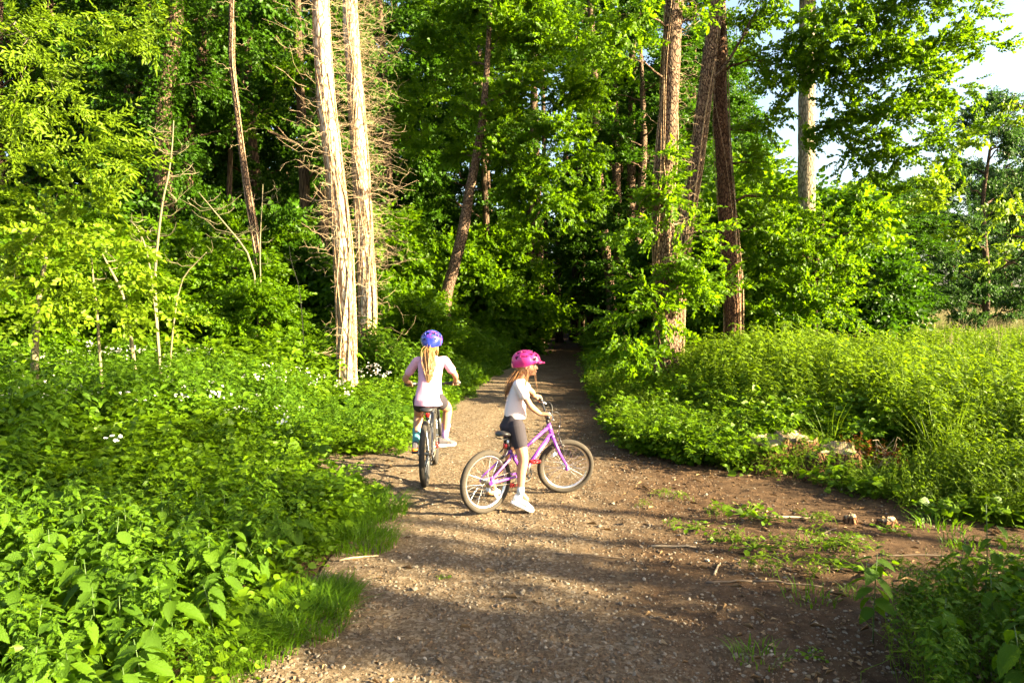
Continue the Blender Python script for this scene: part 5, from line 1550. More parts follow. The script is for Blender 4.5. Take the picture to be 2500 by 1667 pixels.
def bicycle(label, loc, yaw, p):
    root = empty('bicycle', loc, yaw, label, 'bicycle')
    R_, tr, wb = p['R'], p['tr'], p['wb']
    paint = p['paint']
    ha = R(p.get('ha', 68)); ax = Vector((-math.cos(ha), 0, math.sin(ha)))
    fh = Vector((wb, 0, R_)); pt = fh + Vector((-.035 * math.sin(ha), 0, -.035 * math.cos(ha)))
    S = Matrix.Translation(pt) @ Matrix.Rotation(-p['steer'], 4, ax) @ Matrix.Translation(-pt)
    axn = np.array(ax); P0 = np.array(pt)
    def ontube(z): return P0 + axn * ((z - P0[2]) / axn[2])
    hb, ht = ontube(p['head'][0]), ontube(p['head'][1])
    bb = np.array([p['bb'][0], 0, p['bb'][1]])
    st = np.array([p['seat'][0], 0, p['seat'][1]])      # top of the seat tube
    sd = np.array([p['saddle'][0], 0, p['saddle'][1]])
    rh = np.array([0, 0, R_])
    make_wheel(root, Matrix.Translation((0, 0, R_)), R_, tr, p['nsp'], p['tyre'], p['rim'], True, p['knobby'])
    make_wheel(root, S @ Matrix.Translation(tuple(fh)), R_, tr, p['nsp'], p['tyre'], p['rim'], False, p['knobby'])
    fr = MB()
    t1 = p['t1']
    fr.tube([hb - axn * .008, ht + axn * .008], t1 * 1.05, 14)
    fr.tube([bb, st], t1 * .8, 12)
    fr.tube([hb + axn * .025, (hb + axn * .025) * .5 + bb * .5 + np.array([0, 0, .004]), bb + np.array([.01, 0, .01])], t1, 14)
    fr.tube([ht - axn * .02, bb + (st - bb) * p['tt']], t1 * .72, 12)
    fr.tube([bb + [0, -.036, 0], bb + [0, .036, 0]], t1 * 1.1, 16)
    for s in (-1, 1):
        e = rh + np.array([0, s * .062, 0])
        fr.tube([bb + [-.02, s * .024, 0], bb + [-.10, s * .045, (rh[2] - bb[2]) * .2], e + [.03, 0, 0], e], [.011, .0105, .009, .008], 9)
        fr.tube([bb + (st - bb) * .82 + [0, s * .014, 0], bb + (st - bb) * .74 + [-.06, s * .045, -.02], e + [.01, 0, .03], e], [.009, .009, .008, .008], 9)
        fr.tube([e + [0, -.004, 0], e + [0, .004, 0]], .017, 10)
    fr.build('frame', paint, root)
    if p.get('decal'):
        a, b = hb + axn * .025, bb + np.array([.01, 0, .01])
        d = MB()
        for s in (-1, 1):
            for i in range(7):
                t0 = .26 + i * .065
                q0, q1 = a + (b - a) * t0, a + (b - a) * (t0 + .045)
                d.tube([q0 + [0, s * (t1 * .985), 0], q1 + [0, s * (t1 * .985), 0]], [.0065, .0065], 6, True, .35, side=[0, 0, 1])
        d.build('decal', M_LILAC, root)
    # seat post and saddle
    MB().tube([st, sd + [.02, 0, -.03]], .0125, 10).build('seat_post', M_BLACK if p['mtb'] else M_ALU, root)
    MB().tube([st + (bb - st) * .02 - [0, 0, .012], st + [0, 0, .006]], t1, 12).build('seat_clamp', M_BLACK, root)
    rings = []
    L = p['sl']; W_ = p['sw']
    for t in np.linspace(0, 1, 13):
        wd = np.interp(t, [0, .05, .18, .35, .55, .8, .95, 1], [.35, .72, 1, .86, .45, .27, .23, .1]) * W_
        zt = np.interp(t, [0, .1, .3, .5, .9, 1], [.012, .026, .018, .006, .008, -.008])
        hgt = np.interp(t, [0, .1, .4, 1], [.025, .045, .04, .02])
        th = np.arange(18) * 2 * PI / 18
        zz = np.where(np.sin(th) > 0, .34, .66) * hgt * np.sin(th)
        rings.append(np.stack([np.full(18, (t - .42) * L), wd * np.cos(th), zt + zz - .004 * np.cos(th) ** 2], -1) + sd)
    MB().loft(rings).build('saddle', M_SADDLE, root)
    rl = MB()
    for s in (-1, 1): rl.tube([sd + [-.09, s * .03, -.012], sd + [-.05, s * .022, -.034], sd + [.05, s * .020, -.034], sd + [.10, s * .012, -.008]], .0035, 6)
    rl.build('saddle_rails', M_BLACK, root)
    MB().box(st + [-.035, 0, .02 if not p['mtb'] else .03], (.012, .045, .038)).build('rear_reflector', M_RED, root)
    # fork, stem, bar (turned with the front wheel)
    fk = MB()
    crown = P0 + axn * ((R_ * 2 + .035 - P0[2]) / axn[2])
    crown = crown + np.array([.012, 0, 0]) * 0
    fk.tube([crown, hb], .0145, 12)
    fk.tube([crown + [0, -.048, 0], crown + [0, .048, 0]], .016, 12)
    for s in (-1, 1):
        a = crown + np.array([0, s * .048, 0]); b = np.array(fh) + [0, s * .052, 0]
        if p['mtb']:
            fk.tube([a + axn * .01, a + (b - a) * .45], .0135, 12); fk.tube([a + (b - a) * .4, b], .0185, 12)
        else:
            fk.tube([a, a + (b - a) * .5 + [-.004, 0, 0], b + [-.004, 0, .03], b], [.0135, .013, .0095, .009], 12)
        fk.tube([b + [0, -.005, 0], b + [0, .005, 0]], .015, 10)
    o = fk.build('fork', paint if not p['mtb'] else M_BLACK, root); o.matrix_local = S
    bz = p['bar']                                        # bar centre (x, z)
    bc = np.array([bz[0], 0, bz[1]])
    stp = ht + axn * .035
    o = MB().tube([ht, stp, stp + axn * .01], [.016, .016, .014], 12).tube([stp, bc], .014, 12).tube([bc + [0, -.02, 0], bc + [0, .02, 0]], .019, 12).build('stem', M_BLACK, root); o.matrix_local = S
    hw, ri = p['barw'] / 2, p['rise']
    b0 = bc + np.array([0, 0, 0])
    pts = [b0 + [-.035, -hw, ri], b0 + [-.02, -hw * .55, ri], b0 + [0, -hw * .25, 0], b0, b0 + [0, hw * .25, 0], b0 + [-.02, hw * .55, ri], b0 + [-.035, hw, ri]]
    hbob = MB().tube(curveN(pts), .0105, 10).build('handlebar', M_BLACK, root); hbob.matrix_local = S
    for s in (-1, 1):
        g0, g1 = np.array(b0 + [-.0215, s * hw * .60, ri]), np.array(b0 + [-.036, s * (hw + .006), ri])
        q = MB().tube([g0, g0 * .5 + g1 * .5, g1], [.0155, .0145, .0165], 12); q.build('grip', M_BLACK, hbob)
        e = g0 + np.array([0, -s * .03, 0])
        lv = MB().tube([e, e + [.03, 0, -.01]], .009, 8).tube([e + [.03, 0, -.012], e + [.045, s * .03, -.022], e + [.038, s * .085, -.028], e + [.034, s * .105, -.026]], [.006, .006, .0055, .007], 8)
        lv.build('brake_lever', M_ALU if not p['mtb'] else M_BLACK, hbob)
    # brakes: two arms at each wheel with pads and the noodle cable
    def brake(name, base, up, mat4):
        m = MB()
        for s in (-1, 1):
            a = base + np.array([0, s * .036, 0])
            m.tube([a, a + up * .05 + [0, s * .006, 0], a + up * .10 + [0, -s * .006, 0]], [.007, .006, .005], 7)
            m.tube([a + up * .02 + [-.022, -s * .014, 0], a + up * .02 + [.022, -s * .014, 0]], .007, 7)
        m.tube([base + up * .10 + [0, -.034, 0], base + up * .105, base + up * .10 + [0, .034, 0]], .003, 5)
        o = m.build(name, M_BLACK, root)
        if mat4 is not None: o.matrix_local = mat4
        return o
    fa = np.array(fh) + axn * (R_ - 2 * tr + .0) + [.022, 0, 0]
    brake('front_brake', fa, axn, S)
    mm = MB().tube([fa + axn * .10 + [0, .03, 0], fa + axn * .14 + [.03, .055, 0], fa + axn * .19 + [.035, .03, 0]], .004, 6); o = mm.build('brake_noodle', M_ALU, root); o.matrix_local = S
    sdr = (st - rh); sdr = sdr / np.linalg.norm(sdr)
    brake('rear_brake', rh + sdr * (R_ - 2 * tr) + [.0, 0, .022], sdr, None)
    cb = MB()
    for s in (-1, 1):
        a = b0 + np.array([0.0, s * hw * .5, ri]); 
        cb.tube(curve3(a, [.25, 0, .1], hb + [.05, s * .012, .04] if s < 0 else ht + [.02, .02, -.04], 12), .0028, 5)
    o = cb.build('cables', M_BLACK, root); o.matrix_local = S
    # drive train on the right side (-y)
    cr_ = p['cr']; nt = 34
    prof = [(.003, -.0015), (.003, .0015), (-.012, .0015), (-.012, -.0015)]
    crk = MB(); tmp = MB(); torus(tmp, cr_, prof, 68, lambda i, q: q + np.array([[.003 if (i % 2) else 0, 0]] * 2 + [[0, 0]] * 2))
    V = np.vstack(tmp.V) + bb + [0, -.046, 0]; crk.raw(V, np.vstack(tmp.Q))
    for q in range(5):
        a = q * 2 * PI / 5 + .3
        crk.tube([bb + [0, -.046, 0], bb + [math.cos(a) * (cr_ - .008), -.046, math.sin(a) * (cr_ - .008)]], [.014, .008], 6, True, .4)
    crk.tube([bb + [0, -.04, 0], bb + [0, -.055, 0]], .016, 12)
    crk.build('chainring', M_BLACK if not p['mtb'] else M_CHAIN, root)
    ca = p['crank_ang']
    for s, a in ((-1, ca), (1, ca + PI)):
        y = s * .062
        e = bb + np.array([math.cos(a) * p['cl'], y + s * .006, math.sin(a) * p['cl']])
        c = MB().tube([bb + [0, y, 0], e], [.013, .010], 8, True, .6).build('crank_arm', M_BLACK if p['mtb'] else M_ALU, root)
        pd = MB()
        pc = e + np.array([0, s * .05, 0])
        pd.tube([e, pc + [0, s * .03, 0]], .006, 6)
        for dx in (-.034, .034): pd.box(pc + [dx, 0, 0], (.012, .07, .018))
        for dy in (-.035, 0, .035): pd.box(pc + [0, dy, 0], (.056, .010, .014))
        pd.build('pedal', M_BLACK if p['mtb'] else M_RED, c)
    ch = MB(); r2 = .030
    def link_line(a, b):
        n = max(2, int(np.linalg.norm(b - a) / .0127)); 
        for i in range(n):
            q0, q1 = a + (b - a) * (i + .08) / n, a + (b - a) * (i + .92) / n
            ch.tube([q0, q1], .0042, 4, True, .8 if i % 2 else .5)
    top0 = bb + [0, -.046, cr_]; bot0 = bb + [0, -.046, -cr_]
    link_line(top0, rh + [0, -.046, r2])
    if p['mtb']:
        dm = rh + np.array([.02, -.05, -.075]); link_line(bot0, dm + [0, 0, -.02]); link_line(dm + [0, 0, .02], rh + [0, -.046, -r2])
        de = MB().tube([rh + [.0, -.066, -.01], rh + [.015, -.075, -.05], dm], [.010, .010, .008], 7)
        for z in (-.02, .02): de.tube([dm + [0, -.006, z], dm + [0, .006, z]], .017, 12)
        de.build('derailleur', M_BLACK, root)
        MB().tube([bb + [.0, -.07, .05], bb + [.01, -.07, -.01]], .008, 6).build('crank_guard', M_RED, root)
    else:
        link_line(bot0, rh + [0, -.046, -r2])
    for k in range(20):
        a0, a1 = -PI / 2 + k * PI / 20, -PI / 2 + (k + .85) * PI / 20
        ch.tube([bb + [math.cos(a0) * cr_, -.046, math.sin(a0) * cr_], bb + [math.cos(a1) * cr_, -.046, math.sin(a1) * cr_]], .0042, 4)
    o = ch.build('chain', M_CHAIN, root); o['kind'] = 'stuff'
    return root, S

P2 = dict(R=.255, tr=.0245, wb=.885, steer=.611, head=(.535, .645), bb=(.395, .262), seat=(.235, .50), saddle=(.215, .612), bar=(.66, .735), barw=.52, rise=.065, t1=.0185, tt=.62,
          nsp=28, tyre=M_TYRE, rim=M_ALU, knobby=False, paint=M_PURPLE, mtb=False, sl=.23, sw=.075, cr=.062, cl=.12, crank_ang=R(78), decal=True)
B2 = np.array([-.2095, 5.435, 0.0]); B2[2] = surf(B2[0], B2[1]) + .001
BIKE2, S2 = bicycle("purple child's bicycle with its front wheel turned, straddled by the girl in the pink helmet", tuple(B2), .703, P2)
# clear reflector on the front spokes
_fw = [c for c in BIKE2.children if c.name.startswith('wheel')]
MB().box((-.12, .006, .10), (.06, .012, .022), (0, -.9, 0)).build('spoke_reflector', M_CLEARREF, _fw[1])
MB().box((.10, -.006, -.13), (.06, .012, .022), (0, .9, 0)).build('spoke_reflector', M_CLEARREF, _fw[0])

P1 = dict(R=.302, tr=.0265, wb=.92, steer=-.05, head=(.665, .775), bb=(.40, .285), seat=(.235, .60), saddle=(.20, .675), bar=(.735, .865), barw=.56, rise=.012, t1=.0195, tt=.80,
          nsp=28, tyre=M_TYRE2, rim=M_BLACK, knobby=True, paint=M_GREYPAINT, mtb=True, sl=.25, sw=.068, cr=.07, cl=.14, crank_ang=R(8))
B1 = np.array([-.80, 6.24, 0.0]); B1[2] = surf(B1[0], B1[1]) + .002
BIKE1, S1 = bicycle('dark mountain bicycle with knobbly tyres seen from behind under the girl in the blue helmet', tuple(B1), PI / 2 + .012, P1)
# ------------------------------------------------------------------ the two girls
def skinmat(name, col):
    return plain(name, col, 0.55, spec=.35, noise=.07, nscale=22, sss=.12)
M_SKIN = skinmat('fair_skin', (0.37, 0.19, 0.11))
M_SHIRT2 = plain('pale_shell_pink_jersey', (0.64, 0.54, 0.52), 0.9, spec=.15, noise=.04, nscale=12, bump=.35, bscale=70)
M_SHIRT1 = plain('soft_pink_jersey', (0.56, 0.30, 0.38), 0.9, spec=.15, noise=.05, nscale=12, bump=.35, bscale=70)
M_SHORTS = plain('charcoal_cotton', (0.030, 0.025, 0.030), 0.85, spec=.2, noise=.12, nscale=40, bump=.3, bscale=200)
M_WHITESHOE = plain('white_canvas', (0.74, 0.73, 0.70), 0.7, noise=.06, nscale=30)
M_GREYSHOE = plain('dark_grey_canvas', (0.07, 0.062, 0.07), 0.8, noise=.2, nscale=50)
M_SOLE = plain('white_rubber_sole', (0.70, 0.69, 0.66), 0.6, noise=.1)
M_TAN = plain('tan_gum_sole', (0.42, 0.22, 0.07), 0.7)
M_TEAL = plain('teal_sock', (0.06, 0.22, 0.24), 0.9, noise=.1)
M_LILACSOCK = plain('lilac_sock', (0.42, 0.25, 0.58), 0.9, noise=.1)
M_GREYSOCK = plain('pale_grey_sock', (0.42, 0.47, 0.50), 0.9, noise=.1)
M_EYE = plain('eye_white', (0.7, 0.68, 0.66), 0.3)
M_IRIS = plain('brown_iris', (0.05, 0.03, 0.02), 0.2)
M_LIP = plain('lips', (0.48, 0.20, 0.17), 0.5)
def hairmat(name, dark, light):
    m, nt, out = newmat(name); N, L = nt.nodes, nt.links
    tc = N.new('ShaderNodeTexCoord'); mp = N.new('ShaderNodeMapping'); mp.inputs['Scale'].default_value = (90, 90, 6)
    L.new(tc.outputs['Object'], mp.inputs['Vector'])
    nz = N.new('ShaderNodeTexNoise'); nz.inputs['Scale'].default_value = 1.6; nz.inputs['Detail'].default_value = 4; L.new(mp.outputs[0], nz.inputs['Vector'])
    cr = N.new('ShaderNodeMapRange'); cr.inputs[1].default_value = .3; cr.inputs[2].default_value = .7; L.new(nz.outputs['Fac'], cr.inputs[0])
    mx = N.new('ShaderNodeMix'); mx.data_type = 'RGBA'; mx.inputs[6].default_value = (*dark, 1); mx.inputs[7].default_value = (*light, 1); L.new(cr.outputs[0], mx.inputs[0])
    p = N.new('ShaderNodeBsdfPrincipled'); p.inputs['Roughness'].default_value = .42; p.inputs['Specular IOR Level'].default_value = .5
    L.new(mx.outputs[2], p.inputs['Base Color']); b = N.new('ShaderNodeBump'); b.inputs['Strength'].default_value = .8; b.inputs['Distance'].default_value = .004
    L.new(nz.outputs['Fac'], b.inputs['Height']); L.new(b.outputs[0], p.inputs['Normal']); L.new(p.outputs[0], out.inputs['Surface']); return m
M_HAIR = hairmat('golden_brown_hair', (0.13, 0.055, 0.016), (0.42, 0.23, 0.07))
M_HAIR2 = hairmat('light_auburn_hair', (0.11, 0.040, 0.012), (0.36, 0.17, 0.055))
def galaxymat():
    m, nt, out = newmat('blue_purple_print'); N, L = nt.nodes, nt.links
    tc = N.new('ShaderNodeTexCoord'); nz = N.new('ShaderNodeTexNoise'); nz.inputs['Scale'].default_value = 6.5; nz.inputs['Detail'].default_value = 2.5; nz.inputs['Distortion'].default_value = .8
    L.new(tc.outputs['Object'], nz.inputs['Vector']); cr = N.new('ShaderNodeValToRGB'); L.new(nz.outputs['Fac'], cr.inputs[0])
    e = cr.color_ramp.elements; e[0].position = .36; e[0].color = (.012, .022, .26, 1); e[1].position = .68; e[1].color = (.03, .10, .50, 1)
    for ps, c in ((.46, (.02, .04, .40, 1)), (.53, (.05, .03, .36, 1)), (.59, (.20, .04, .30, 1)), (.62, (.03, .05, .42, 1))): q = e.new(ps); q.color = c
    p = N.new('ShaderNodeBsdfPrincipled'); p.inputs['Roughness'].default_value = .25; p.inputs['Coat Weight'].default_value = .6
    L.new(cr.outputs[0], p.inputs['Base Color']); L.new(p.outputs[0], out.inputs['Surface']); return m
M_GALAXY = galaxymat()
M_MAGENTA = plain('magenta_shell', (0.45, 0.018, 0.16), 0.35, noise=.06, coat=.3)
M_LINER = plain('dark_helmet_foam', (0.03, 0.012, 0.022), 0.9)
M_LINER1 = plain('black_helmet_foam', (0.012, 0.012, 0.016), 0.9)
M_STRAP2 = plain('pink_strap', (0.55, 0.30, 0.32), 0.8)
M_STRAP1 = plain('black_strap', (0.02, 0.02, 0.025), 0.8)
M_TIE = plain('red_hair_tie', (0.5, 0.03, 0.01), 0.6)

def remesh(mb, name, mat, parent, vox=.005, smooth=3, decim=None, fac=.5):
    o = mb.build(name, mat, None)
    mods = [('REMESH', dict(mode='VOXEL', voxel_size=vox, adaptivity=0)), ('SMOOTH', dict(factor=fac, iterations=smooth))]
    if decim: mods.append(('DECIMATE', dict(ratio=decim)))
    bake(o, mods); o.parent = parent
    return o
A = np.array
def ring(c, f, s, u, a_s, a_f, n=30, pw=2.3, back=1.0):
    th = np.arange(n) * 2 * PI / n
    cs, sn = np.cos(th), np.sin(th)
    x = np.sign(cs) * np.abs(cs) ** (2 / pw) * a_s; y = np.sign(sn) * np.abs(sn) ** (2 / pw) * a_f * np.where(sn < 0, back, 1)
    return A(c) + x[:, None] * s + y[:, None] * f
def limb(mb, pts, rad, n=16, flat=1.0, side=None):
    """One smooth tapering limb through several points."""
    P = A(pts, float); r = A(rad, float)
    seg = np.concatenate([[0], np.cumsum(np.linalg.norm(np.diff(P, axis=0), axis=1))]); m = 22
    s = np.linspace(0, seg[-1], m); C = np.stack([np.interp(s, seg, P[:, i]) for i in range(3)], -1); rr = np.interp(s, seg, r)
    for _ in range(3): C[1:-1] = (C[:-2] + 2 * C[1:-1] + C[2:]) / 4; rr[1:-1] = (rr[:-2] + 2 * rr[1:-1] + rr[2:]) / 4
    d0 = C[0] - C[1]; d0 /= np.linalg.norm(d0); d1 = C[-1] - C[-2]; d1 /= np.linalg.norm(d1)
    C = np.vstack([C[0] + d0 * rr[0] * .9, C[0] + d0 * rr[0] * .6, C, C[-1] + d1 * rr[-1] * .6, C[-1] + d1 * rr[-1] * .9])
    rr = np.concatenate([[rr[0] * .3, rr[0] * .75], rr, [rr[-1] * .75, rr[-1] * .3]])
    mb.tube(C, rr, n, True, flat, side)
def hand_on_bar(mb, wrist, g, b, s_out, k=1.0):
    """Palm over a grip at g (bar direction b, outwards s_out=+1 along b), four fingers curled over it and a thumb under it."""
    wrist = A(wrist, float); g = A(g, float); b = A(b, float) / np.linalg.norm(b)
    to = g - wrist; to -= b * to.dot(b); to /= np.linalg.norm(to)           # towards the bar, square to it
    up = np.cross(to, b); up = up if up[2] > 0 else -up
    kn = g + up * .018 * k - to * .004
    limb(mb, [wrist, wrist * .45 + kn * .55 + up * .003, kn], [.0175 * k, .019 * k, .017 * k], 14)
    for q in range(4):                                                     # palm bones
        off = b * (q - 1.5) * .0155 * k
        mb.cap(wrist + off * .5, kn + off + to * .002, .013 * k, .0095 * k, 10)
        rb = .0215 * k; L = (1.0, 1.08, 1.0, .86)[q]
        pts = []
        for a in np.linspace(95, 95 - 215 * L, 9):
            pts.append(g + off + (to * math.cos(R(a)) + up * math.sin(R(a))) * rb)
        mb.tube(A(pts), np.linspace(.0078, .0062, 9) * k, 9)
    ib = -b * s_out * .026 * k
    pts = [wrist + (g - wrist) * .35 + ib * .6, g - to * .022 + ib * 1.0, g - to * .015 + ib * 1.25 - up * .016, g + to * .006 + ib * 1.3 - up * .021]
    limb(mb, pts, [.0115 * k, .010 * k, .0085 * k, .0075 * k], 10)

def head(mb, c, f, u, k=1.0):
    """Child's head round c, facing f, up u: skull, jaw, cheeks, nose, lips, chin, ears."""
    f = A(f, float); f /= np.linalg.norm(f); u = A(u, float); u -= f * u.dot(f); u /= np.linalg.norm(u); s = np.cross(u, f)
    M = np.stack([f, s, u], -1)
    def e(p, r):
        t = MB(); t.ell((0, 0, 0), r, None, 20, 14); V = np.vstack(t.V)
        mb.raw((V * k + A(p, float) * k) @ M.T + c, np.vstack(t.Q), np.vstack(t.T))
    e((-.012, 0, .022), (.088, .070, .078))       # skull
    e((.018, 0, -.012), (.062, .060, .062))       # face
    e((.026, 0, -.050), (.044, .044, .034))       # jaw
    e((.058, 0, -.066), (.017, .017, .014))       # chin
    for q in (-1, 1):
        e((.040, q * .030, -.026), (.030, .024, .026)); e((-.008, q * .069, -.006), (.016, .007, .024))
        e((.058, q * .026, .022), (.016, .022, .008))
    e((.078, 0, -.012), (.013, .0095, .016)); e((.087, 0, -.019), (.0095, .0085, .0075)); e((.074, 0, .002), (.008, .006, .016))
    e((.070, 0, -.042), (.010, .017, .0055)); e((.068, 0, -.049), (.010, .015, .005))
    return M
def eyes(parent, c, M, k=1.0):
    for q in (-1, 1):
        o = MB().ell((0, 0, 0), .0115 * k, None, 12, 8).build('eye', M_EYE, parent, loc=tuple(A(c) + M @ (A((.0635, q * .026, .007)) * k)))
        MB().ell(tuple(M @ A((.0085, 0, 0)) * k), .0052 * k, None, 10, 6).build('iris', M_IRIS, o)
    t = MB(); t.ell((0, 0, 0), (.006, .016, .0035), None, 12, 8); V = np.vstack(t.V)
    MB().raw((V + A((.0785, 0, -.0455))) @ M.T * 1.0 + c, np.vstack(t.Q), np.vstack(t.T)).build('mouth', M_LIP, parent)

def helmet(parent, c, M, r, vents, shell, liner, strap, label, brim=0.0, ridge=.0, cut=-.32, tail=0.0, jaw=None):
    """Shell with real openings over a dark liner. Angles: az round the head (0 = forehead), el from the rim up."""
    root = MB().ell((0, 0, 0), A(r) * .915, None, 28, 18)
    V = np.vstack(root.V); V[:, 2] = np.maximum(V[:, 2], np.where(V[:, 0] > 0, -.10, cut * .8) * r[2])
    lin = MB().raw(V @ M.T + c, np.vstack(root.Q), np.vstack(root.T)).build('helmet', liner, parent); lin['label'] = label
    na, ne = 96, 40
    az = np.arange(na) * 2 * PI / na; el = np.linspace(math.asin(cut), PI / 2 - .02, ne)
    AZ, EL = np.meshgrid(az, el)
    q = 1 + ridge * (np.abs(np.sin(AZ * 3 + 1.2 * EL)) ** .5 * np.cos(EL) - .5)
    X = np.cos(EL) * np.cos(AZ) * r[0] * q; Y = np.cos(EL) * np.sin(AZ) * r[1] * q; Z = np.sin(EL) * r[2] * q
    low = np.clip(1 - (EL - EL.min()) / .45, 0, 1)
    X += brim * np.clip(np.cos(AZ), 0, 1) ** 3 * low; Z += (.55 * brim + .022) * np.clip(np.cos(AZ) + .1, 0, 1) ** 1.2 * low
    X -= tail * np.clip(-np.cos(AZ), 0, 1) ** 2 * low; Z -= tail * 1.1 * np.clip(-np.cos(AZ), 0, 1) ** 2 * low
    V = np.stack([X, Y, Z], -1).reshape(-1, 3)
    Q, T = [], []
    for i in range(ne - 1):
        for j in range(na):
            a = (az[j] + PI / na + PI) % (2 * PI) - PI; e_ = (el[i] + el[i + 1]) / 2
            hole = False
            for (va, ve, wa, we, sk) in vents:
                for sg in ((1, -1) if abs(va) > .01 and abs(va) < 3.1 else (1,)):
                    da = ((a - sg * va + PI) % (2 * PI) - PI) * math.cos(e_); de = e_ - ve
                    da += sg * sk * de
                    if abs(da) < wa * 1.22 and abs(de) < we * 1.25 * (1 - .35 * (da / wa if sg > 0 else -da / wa)): hole = True
            if not hole: Q.append((i * na + j, i * na + (j + 1) % na, (i + 1) * na + (j + 1) % na, (i + 1) * na + j))
    V = np.vstack([V, [[0, 0, r[2] * (1 - .5 * ridge)]]]); top = len(V) - 1
    for j in range(na): T.append(((ne - 1) * na + j, (ne - 1) * na + (j + 1) % na, top))
    o = MB().raw(V @ M.T + c, Q, T).build('shell', shell, lin)
    bake(o, [('SOLIDIFY', dict(thickness=.011, offset=-1)), ('BEVEL', dict(width=.0015, segments=1, limit_method='ANGLE'))])
    if jaw is not None:
        m = MB()
        for s in (-1, 1):
            for fx in (.045, -.025):
                p0 = A((fx, s * r[1] * .86, cut * r[2] * .8)); p1 = A((.022, s * .066, -.050)); p2 = A((.034, s * .028, -.094))
                P = A([p0, p1, p2, A((.038, 0, -.098))])
                m.tube((P @ M.T) + c, .0055, 6, True, .35)
        m.build('strap', strap, lin)
    return lin

def shoe(parent, heel, toe, ankle, k, upper, sole, up=(0, 0, 1), laces=True):
    """heel, toe: ends of the sole's underside."""
    heel = A(heel, float); toe = A(toe, float); ankle = A(ankle, float)
    d = toe - heel; L = np.linalg.norm(d); d /= L; u = A(up, float); u -= d * u.dot(d); u /= np.linalg.norm(u); s = np.cross(u, d)
    w = .034 * k
    def prof(t): return np.interp(t, [0, .08, .25, .5, .72, .9, 1], [.55, .82, .86, .84, 1.05, .78, .35]) * w
    rings = []
    for t in np.linspace(0, 1, 14):
        th = np.arange(16) * 2 * PI / 16
        z = np.where(np.sin(th) > 0, .024, 0.0) * k * np.abs(np.sin(th)) ** .3 + .006 * k * (t > .85) * (t - .85) / .15
        rings.append(heel + d * L * t + prof(t) * np.cos(th)[:, None] * s + z[:, None] * u)
    so = MB().loft(rings).build('sole', sole, None)
    up_ = MB()
    rings = []
    for t in np.linspace(.02, .97, 14):
        th = np.arange(18) * 2 * PI / 18
        h = np.interp(t, [0, .15, .35, .5, .7, .9, 1], [.060, .072, .070, .056, .040, .030, .015]) * k
        rings.append(heel + d * L * t + .95 * prof(t) * np.cos(th)[:, None] * s + (.018 * k + (np.sin(th) * .5 + .5)[:, None] * (h - .0)) * u)
    up_.loft(rings)
    c0 = heel + d * L * .24 + u * .055 * k
    limb(up_, [c0, c0 * .5 + ankle * .5, ankle], [.030 * k, .030 * k, .029 * k], 14)
    o = remesh(up_, 'shoe', upper, parent, .004, 2)
    so.parent = o
    if laces:
        m = MB()
        for t in (.40, .48, .56, .64):
            h = np.interp(t, [.35, .5, .7], [.070, .056, .040]) * k + .019 * k
            c = heel + d * L * t
            m.tube([c + s * w * .5 + u * (h - .008), c + u * (h + .001), c - s * w * .5 + u * (h - .008)], .0028, 5)
        m.build('laces', sole, o)
    return o

def strands(name, guides, n, spread, rad, mat, parent, seed, k=14, wave=.006, taper=.35):
    r = np.random.default_rng(seed); m = MB(); G_ = curveN(guides); L = np.linspace(0, 1, len(G_))
    for _ in range(n):
        o = r.normal(0, 1, 3) * spread; ph = r.uniform(0, 6, 2); ln = int(len(G_) * r.uniform(.72, 1.0))
        f = np.sin(np.clip(L * 1.15 + .12, 0, 1) * PI) ** .6
        P = G_ + o[None] * f[:, None] + wave * np.stack([np.sin(L * 11 + ph[0]), np.cos(L * 9 + ph[1]), 0 * L], -1) * L[:, None]
        P = P[:max(ln, 4)]
        q = rad * r.uniform(.6, 1.3); m.tube(P, np.interp(np.linspace(0, 1, len(P)), [0, .1, .7, 1], [q * .6, q, q * .9, q * .15]), 5, False)
    return m.build(name, mat, parent)

# ---- girl in the pink helmet, astride the purple bicycle, both feet on the ground
def s_world(S, root, p):
    return A(Matrix.Translation(root.location) @ Matrix.Rotation(root.rotation_euler[2], 4, 'Z') @ S @ Vector(tuple(p)))
bc = A([P2['bar'][0], 0, P2['bar'][1]])
gr = s_world(S2, BIKE2, bc + [-.031, -P2['barw'] / 2 * .84, P2['rise']])
gl = s_world(S2, BIKE2, bc + [-.031, P2['barw'] / 2 * .84, P2['rise']])
bar2 = (gl - gr) / np.linalg.norm(gl - gr)
g2 = empty('person', (0.0, 5.66, surf(0, 5.66)), 0, 'child in a pink helmet and dark shorts standing astride the purple bicycle', 'person')
off = A([0.0, 5.66, surf(0, 5.66)])
def L2(p): return A(p, float) - off
grd = off[2]
F2, SD2, UP = A([1., 0, 0]), A([0, 1., 0]), A([0, 0, 1.])
hipR, hipL = L2([.035, 5.60, .655]), L2([.005, 5.735, .655])
kneR, ankR = L2([.098, 5.535, .405]), L2([.068, 5.50, .150])
kneL, ankL = L2([-.030, 5.83, .385]), L2([-.175, 5.925, .125])
shR, shL = L2([.052, 5.585, 1.020]), L2([.055, 5.825, 1.022])
elR, elL = L2([.148, 5.552, .850]), L2([.185, 5.99, .905])
grR, grL = L2(gr), L2(gl)
wrR = grR + A([-.062, -.004, .020]); wrL = grL + A([-.062, -.012, .026])
hc = L2([.128, 5.700, 1.168])
mb = MB()
